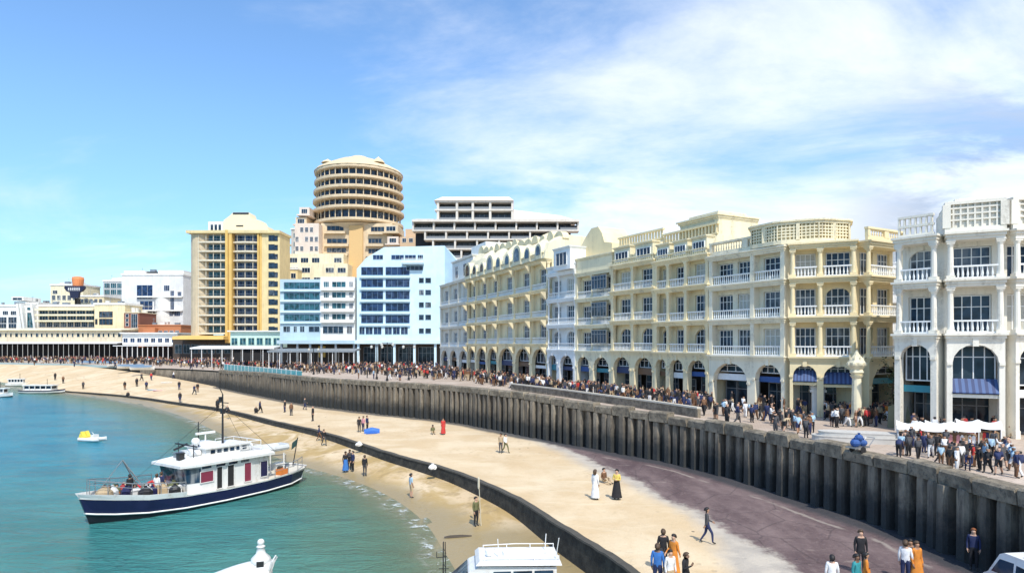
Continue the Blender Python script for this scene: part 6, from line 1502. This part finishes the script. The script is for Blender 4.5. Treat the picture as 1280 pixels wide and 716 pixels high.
for x0, x1, l, n, pal, where, h in zones:
    for i in range(n):
        px = x0 + (x1-x0)*(i+pr.random())/n; p = look(px, zone_y(l, px, pr.random()), True)
        top = pr.choice(pal); bot = pr.choice(('black','navy','dark grey','black','white','brown')); pose = pr.choice(list(POSES)[:6] if pr.random() < .9 else ['bending forward'])
        sh = pr.random() < .25
        lab = 'person in %s and %s %s %s' % (top, bot, {'walking':'walking','striding':'striding','with one arm raised':'waving','bending forward':'bending'}.get(pose,'standing'), where)
        person(p, pose, top, bot, lab, 'people ' + where, pr.uniform(0, 6.28), h=h*pr.uniform(.9, 1.05), shorts=sh)
# the rest of the far crowd, a dense throng behind the front rows
CK = list(CLOTH); cmats = [CM[k] for k in CK] + SKINS[:2] + [HAIRS[0]]
src = []
for pose in ('standing','walking','looking at a phone','standing with arms folded'):
    me, _ = figure(pose, False)
    co = np.empty(len(me.vertices)*3); me.vertices.foreach_get('co', co); co = co.reshape(-1, 3)
    src.append((co, [tuple(p.vertices) for p in me.polygons], [p.material_index for p in me.polygons]))
V, Fc, Mi = [], [], []
def throng(px, py, h):
    p = look(px, py, True); co, fa, mi = pr.choice(src); a = pr.uniform(0, 6.28); c, s_ = math.cos(a), math.sin(a); k = h/1.74
    n0 = sum(len(v) for v in V); q = co*k
    V.append(np.stack([q[:,0]*c - q[:,1]*s_ + p.x, q[:,0]*s_ + q[:,1]*c + p.y, q[:,2]], 1))
    t_, b_ = CK.index(pr.choice(['black','black','navy','dark grey','brown','white','black','dark grey','tan','navy','black','red'])), CK.index(pr.choice(['black','navy','dark grey','black','brown','tan'])); mm = [len(CK)+pr.randint(0,1), len(CK)+2, t_, b_, CK.index('black')]
    Fc.extend(tuple(n0+i for i in f) for f in fa); Mi.extend(mm[i] for i in mi)
for x0, x1, l, n in ((778,890,[(778,494,501),(890,507,512)],40),(692,778,[(692,485,490),(778,493,499)],44),(590,690,[(590,470,480),(690,484,490)],90),(552,590,[(552,465,475),(590,470,478)],40),(446,552,[(446,456,468),(552,460,475)],230),(350,446,[(350,454,465),(446,456,468)],230),(225,350,[(225,447,459),(350,451,462)],430),(-10,225,[(-10,447.8,453),(225,448,457)],700),(1030,1112,[(1030,519,523),(1112,518,523)],34),(1140,1280,[(1140,538,548),(1280,545,556)],16),(892,1016,[(892,506,509),(1016,518,522)],14)):
    for i in range(n):
        px = pr.uniform(x0, x1); throng(px, zone_y(l, px, pr.random()), pr.uniform(1.6, 1.85)*(.75 if px > 1000 else .9 if px > 690 else 1))
me = bpy.data.meshes.new('crowd'); me.from_pydata([tuple(v) for a in V for v in a], [], Fc); me['keep'] = 1
for m in cmats: me.materials.append(m)
me.polygons.foreach_set('material_index', Mi); o = link('crowd', me); tag(o, 'dense far crowd of small figures along the promenade fronts', None, None, 'stuff')
# ================================================================== stalls, carts, lamp posts, tent, things on the sand
CANV = plain('white_canvas', (.78,.77,.74), .8, var=.06)
for i, (px, py, w, d_, lab) in enumerate(((1150,556,2.4,1.3,'small white market canopy left of the larger ones'), (1189,556,2.6,1.5,'white market canopy over racks of clothes in the middle of the stalls'), (1222,553,2.2,1.4,'white market canopy nearest the tall right arch'))):
    X, Y = gp(px, py); t = thing('market_stall', lab, 'stall', (X, Y, 0), -.5, 'market stalls on the promenade'); h = 1.15
    b = MB(); rg = []
    for k in range(9):
        x = -w/2 + w*k/8; sag = .18*abs(math.sin(k*math.pi/4)); rg.append([(x, -d_/2-.1, h-.2-sag*.3), (x, -d_/2, h-sag*.4), (x, 0, h+.25-sag), (x, d_/2, h-sag*.4), (x, d_/2, h-.05-sag*.4), (x, 0, h+.2-sag), (x, -d_/2+.03, h-.05-sag*.4)])
    b.loft(rg); b.build('canopy', CANV, t)
    for sx in (-1,1):
        for sy in (-1,1): b = MB(); b.tube((sx*w*.47, sy*d_*.46, 0), (sx*w*.47, sy*d_*.46, h), .03, 5); b.build('post', WMETAL, t)
    b = MB(); b.box(-w*.45,w*.45,-d_*.3,d_*.3,.62,.7)
    for sx in (-.42,.4): b.box(sx*w,sx*w+.05,-d_*.28,d_*.28,0,.62)
    b.build('table', plain('plank_brown', (.25,.16,.09), .8), t)
    r_ = random.Random(i)
    for k in range(12):
        g = MB(); x = -w*.42 + w*.84*k/12; g.loft([[(x,-d_*.36,.2+.0),(x+.2,-d_*.36,.2),(x+.2,-d_*.3,.2),(x,-d_*.3,.2)],[(x+.02,-d_*.37,.6),(x+.19,-d_*.37,.6),(x+.19,-d_*.3,.6),(x+.02,-d_*.3,.6)],[(x+.07,-d_*.35,.69),(x+.14,-d_*.35,.69),(x+.14,-d_*.31,.69),(x+.07,-d_*.31,.69)]])
        g.build('garment', CM[r_.choice(['pink','red','brown','white','orange','navy','tan'])], t)
X, Y = gp(1074, 552); t = thing('curved_bench', 'low curved white stone bench in two steps on the promenade', 'bench', (X, Y, 0), -.35)
for nm, s_, z0, z1 in (('base',1.0,0,.3),('seat',.86,.3,.55)):
    b = MB(); P = [(2.6*s_*math.copysign(abs(math.cos(a))**.6, math.cos(a)), .75*s_*math.copysign(abs(math.sin(a))**.8, math.sin(a))) for a in [2*math.pi*k/28 for k in range(28)]]; b.prism(P, z0, z1); b.prism([(x*1.02, y*1.03) for x, y in P], z1+.001, z1+.06); b.build(nm, plain('worn_grey_stone', (.5,.48,.44), .8, var=.2), t)
X, Y = gp(1072, 566); t = thing('blue_cart', 'hand cart heaped with blue sacks at the promenade edge', 'cart', (X, Y, 0), .4)
b = MB(); b.box(-.55,.55,-.32,.32,.3,.38); b.path([(.55,-.25,.36),(1.0,-.25,.8),(1.0,.25,.8),(.55,.25,.36)], .02); b.build('tray', STEEL, t)
for x, y, z, r_ in ((-.3,-.1,.58,.26),(.05,.1,.6,.28),(.32,-.08,.55,.22),(-.05,-.12,.86,.22)):
    b = MB(); b.ball((x,y,z), r_, 9, 6, .85); b.lathe([(.05,z+r_*.7),(.08,z+r_*1.15),(.02,z+r_*1.2)], (x,y), 7); b.build('sack', BLUE, t)
for s_ in (.34,-.34):
    w = MB(); w.loft([[(r_*math.cos(a), s_+yy, .2+r_*math.sin(a)) for a in [k*math.pi/7 for k in range(14)]] for r_, yy in ((.12,-.03),(.2,-.02),(.2,.02),(.12,.03))]); w.build('wheel', BLACKM, t)
X, Y = gp(1127, 535); t = thing('olive_screen', 'leaning olive canvas screen between the yellow and white corner houses', 'screen', (X, Y, 0), -.2)
b = MB(); b.loft([[(-.9,0,0),(.8,0,0),(.8,.06,0),(-.9,.06,0)],[(-.75,.25,1.5),(.35,.25,1.9),(.35,.31,1.9),(-.75,.31,1.5)]]); b.build('panel', plain('olive_canvas', (.25,.24,.15), .85), t)
b = MB(); b.tube((-.6,.6,0),(-.5,.3,1.5),.03,5); b.tube((.3,.6,0),(.2,.3,1.6),.03,5); b.build('prop', BLACKM, t)
# creeper in the gap between the houses
X, Y = gp(1117, 532); t = thing('climbing_plant', 'dark leafy creeper climbing in the gap beside the yellow corner house', 'plant', (X, Y, 0))
b = MB(); r_ = random.Random(4); b.path([(0,0,0),(.1,.05,1.2),(-.1,0,2.4),(.12,.05,3.6),(0,0,4.6)], .05, 5); b.path([(.1,.05,1.2),(.5,0,2.2),(.4,0,3.2)], .03, 5); b.build('stem', plain('bark', (.08,.055,.035), .9), t)
LEAF = plain('creeper_leaf', (.05,.075,.03), .6, var=.5, scale=4); b = MB()
for k in range(420):
    z = .6 + 4.4*r_.random(); sp = .25 + .4*math.sin(z*1.7)**2; x, y = r_.gauss(.1, sp), r_.gauss(0, .25); s_ = r_.uniform(.06,.14); a, e = r_.uniform(0,6.28), r_.uniform(-1,1)
    u = Vector((math.cos(a), math.sin(a), e)).normalized()*s_; v = u.cross(Vector((r_.random(), r_.random(), 1))).normalized()*s_*.6; c = Vector((x,y,z))
    b.poly([c-u, c-v, c+u, c+v])
b.build('foliage', LEAF, t)
# lamp posts along the promenade
for px, py, h, lab in ((471,474,5.8,'dark lamp post on the promenade, left of the three before the blue offices'), (484,476,6.2,'dark lamp post on the promenade, middle of the three before the blue offices'), (511,475,5.8,'dark lamp post on the promenade, right of the three before the blue offices'), (392,468,5.2,'dark lamp post near the end of the turquoise railing')):
    X, Y = gp(px, py); t = thing('lamp_post', lab, 'lamp post', (X, Y, 0), 0, 'lamp posts on the promenade')
    b = MB(); b.lathe([(.2,0),(.2,.4),(.11,.5),(.09,h*.6),(.07,h)], n=8); b.build('post', BLACKM, t)
    b = MB(); b.tube((-.9,0,h-.1),(.9,0,h-.1),.05,5); b.build('arm', BLACKM, t)
    for s_ in (-.9,.9): b = MB(); b.lathe([(.05,h-.1),(.22,h-.2),(.2,h-.5),(.08,h-.62)], (s_,0), 8); b.build('lamp', plain('opal_glass', (.6,.6,.56), .3), t)
# beach tent and towels
p = look(465, 541); t = thing('beach_tent', 'low bright blue beach tent beside a small group on the sand', 'tent', p, .2); t.scale = (.62,.62,.62)
b = MB(); b.loft([[(x, y*(1-.1*abs(x)), z*(1 - .25*abs(x))) for y, z in [(-.75,0),(-.7,.55),(-.35,.95),(.2,1.0),(.65,.6),(.8,0)]] for x in (-1.3,-.6,0,.6,1.3)]); b.build('shell', plain('tent_blue', (.03,.14,.5), .6), t)
b = MB(); b.loft([[(x, y, z) for y, z in ((-1.5,.01),(-.76,.03),(-.76,.06),(-1.5,.04))] for x in (-1,.9)]); b.build('groundsheet', BLUE, t)
for px, py, c, lab in ((192,487,'pale blue','pale blue towel spread on the far sand'), (199,488,'pink','pink towel spread beside the pale blue one on the far sand'), (208,478,'white','white towel spread higher on the far sand')):
    p = look(px, py); b = MB(); rg = []
    for k in range(7): x = -1.1+2.2*k/6; rg.append([(x, -.6, .03+.03*math.sin(k*2)), (x, 0, .06+.03*math.cos(k*3)), (x, .6, .03+.03*math.sin(k)), (x, .6, .0), (x, -.6, .0)])
    b.loft(rg); o = b.build('beach_towel', CM[c]); o.location = p; o.rotation_euler = (0,0,.4); tag(o, lab, 'towel', 'towels on the far sand')
p = look(572, 671); o = MB(); o.loft([[(x, y*s_, z*s_+.02) for y, z in ((-.1,0),(-.06,.09),(.07,.1),(.1,.01))] for x, s_ in ((-.75,.5),(-.4,1),(.3,.9),(.8,.4))]); o = o.build('driftwood', plain('wet_wood', (.06,.045,.03), .7)); o.location = p; o.rotation_euler = (0,0,.2); tag(o, 'dark plank of driftwood lying on the wet sand', 'driftwood')
for px, py, lab in ((541,582,'crumpled white bag lying against the low wall'), (449,553,'crumpled white bag on stones under the low wall')):
    p = look(px, py+4); b = MB(); r_ = random.Random(px)
    b.loft([[(.35*s_*math.cos(a)*r_.uniform(.75,1.2), .28*s_*math.sin(a)*r_.uniform(.75,1.2), z) for a in [k*math.pi/5 for k in range(10)]] for s_, z in ((.8,0),(1,.12),(.8,.26),(.3,.36),(.35,.42))]); o = b.build('bag', CANV); o.location = p; tag(o, lab, 'bag')
p = look(595, 657); b = MB(); b.tube((.3,0,0),(.16,0,2.75),.025,6); b.lathe([(.05,2.2),(.07,2.3),(.06,2.8),(.02,2.9)], (.16,0), 7); o = b.build('pole', plain('pale_wood', (.55,.5,.38), .7)); o.location = p; tag(o, 'tall pale pole held upright by the olive clad person', 'pole')
# ================================================================== sky, sun, camera
w = bpy.data.worlds.new('World'); sc.world = w; w.use_nodes = True; nt = w.node_tree
bg = nt.nodes['Background']; sky = N(nt, 'ShaderNodeTexSky'); sky.sky_type = 'NISHITA'; sky.sun_disc = False
EL, AZ = R(53), R(163)       # azimuth clockwise from +Y: the sun stands behind the camera, to its right
sky.sun_elevation = EL; sky.sun_rotation = AZ; sky.altitude = 0; sky.air_density = 1.0; sky.dust_density = .6; sky.ozone_density = 1.6
tc = N(nt, 'ShaderNodeTexCoord'); sep = N(nt, 'ShaderNodeSeparateXYZ'); nt.links.new(tc.outputs['Generated'], sep.inputs[0])
zc = mathn(nt, 'ADD', mathn(nt, 'MAXIMUM', sep.outputs[2], 0.0), .22)
cv = N(nt, 'ShaderNodeCombineXYZ'); nt.links.new(mathn(nt, 'DIVIDE', sep.outputs[0], zc), cv.inputs[0]); nt.links.new(mathn(nt, 'DIVIDE', sep.outputs[1], zc), cv.inputs[1])
mp = N(nt, 'ShaderNodeMapping'); mp.inputs['Scale'].default_value = (.9, 1.5, 1); mp.inputs['Rotation'].default_value = (0, 0, .35); mp.inputs['Location'].default_value = (2.3, .7, 0); nt.links.new(cv.outputs[0], mp.inputs[0])
n1 = noise(nt, 1.0, 10, mp.outputs[0], .6, .5); n2 = noise(nt, 2.6, 8, mp.outputs[0], .65, .3)
# more cloud towards the right of the bay (east), clear blue to the left
side = ramp(nt, mathn(nt, 'SUBTRACT', sep.outputs[0], mathn(nt, 'MULTIPLY', sep.outputs[2], .1)), -.45, .5, False)
cover = mathn(nt, 'ADD', n1, mathn(nt, 'MULTIPLY', mathn(nt, 'SUBTRACT', side, .5), .44))
cover = mathn(nt, 'ADD', cover, mathn(nt, 'MULTIPLY', mathn(nt, 'SUBTRACT', n2, .5), .25))
low = mathn(nt, 'MULTIPLY', ramp(nt, sep.outputs[2], .02, .1), ramp(nt, sep.outputs[2], .3, .14))     # thin veils low over the town
cover = mathn(nt, 'ADD', cover, mathn(nt, 'MULTIPLY', low, .15))
cl = ramp(nt, cover, .37, .86)
skc = mixc(nt, 1.0, sky.outputs[0], (.98, 1.25, 1.44), 'MULTIPLY')
n3 = noise(nt, 1.7, 6, mp.outputs[0], .6, .4)
grey = mathn(nt, 'MULTIPLY', ramp(nt, n3, .40, .56), mathn(nt, 'MULTIPLY', ramp(nt, sep.outputs[0], .38, .58), ramp(nt, sep.outputs[2], .42, .2)))
skc = mixc(nt, ramp(nt, sep.outputs[2], .0, .34), mixc(nt, 1.0, skc, (.66, .72, .86), 'MULTIPLY'), skc)
ccol = mixc(nt, mathn(nt, 'MULTIPLY', grey, .9), mixc(nt, ramp(nt, n2, .5, .75), (6.7, 6.95, 7.2), (5.7, 6.2, 6.8)), (2.5, 2.85, 3.6))
col = mixc(nt, mathn(nt, 'MULTIPLY', cl, .9), skc, ccol)
nt.links.new(col, bg.inputs['Color']); bg.inputs['Strength'].default_value = .132
sl = bpy.data.lights.new('sun', 'SUN'); sl.energy = 3.3; sl.angle = R(.53); sl.color = (1, .95, .86)
so = bpy.data.objects.new('sun', sl); COL.objects.link(so)
sd = Vector((math.sin(AZ)*math.cos(EL), math.cos(AZ)*math.cos(EL), math.sin(EL)))
so.rotation_euler = (-sd).to_track_quat('-Z', 'Y').to_euler()
cam = bpy.data.cameras.new('camera'); co = bpy.data.objects.new('camera', cam); COL.objects.link(co)
co.location = (0, 0, CH); co.rotation_euler = (math.pi/2, 0, 0); cam.sensor_width = 36; cam.lens = F/1280*36; cam.shift_y = (HY-358)/1280; cam.clip_end = 20000; cam.clip_start = .1
sc.camera = co
vs = sc.view_settings; vs.view_transform = 'Standard'; vs.look = 'None'; vs.exposure = .42; vs.gamma = 1; vs.use_curve_mapping = False
sc.render.engine = 'CYCLES'; sc.cycles.max_bounces = 6; sc.cycles.transparent_max_bounces = 8; sc.cycles.use_denoising = True
fix_normals()
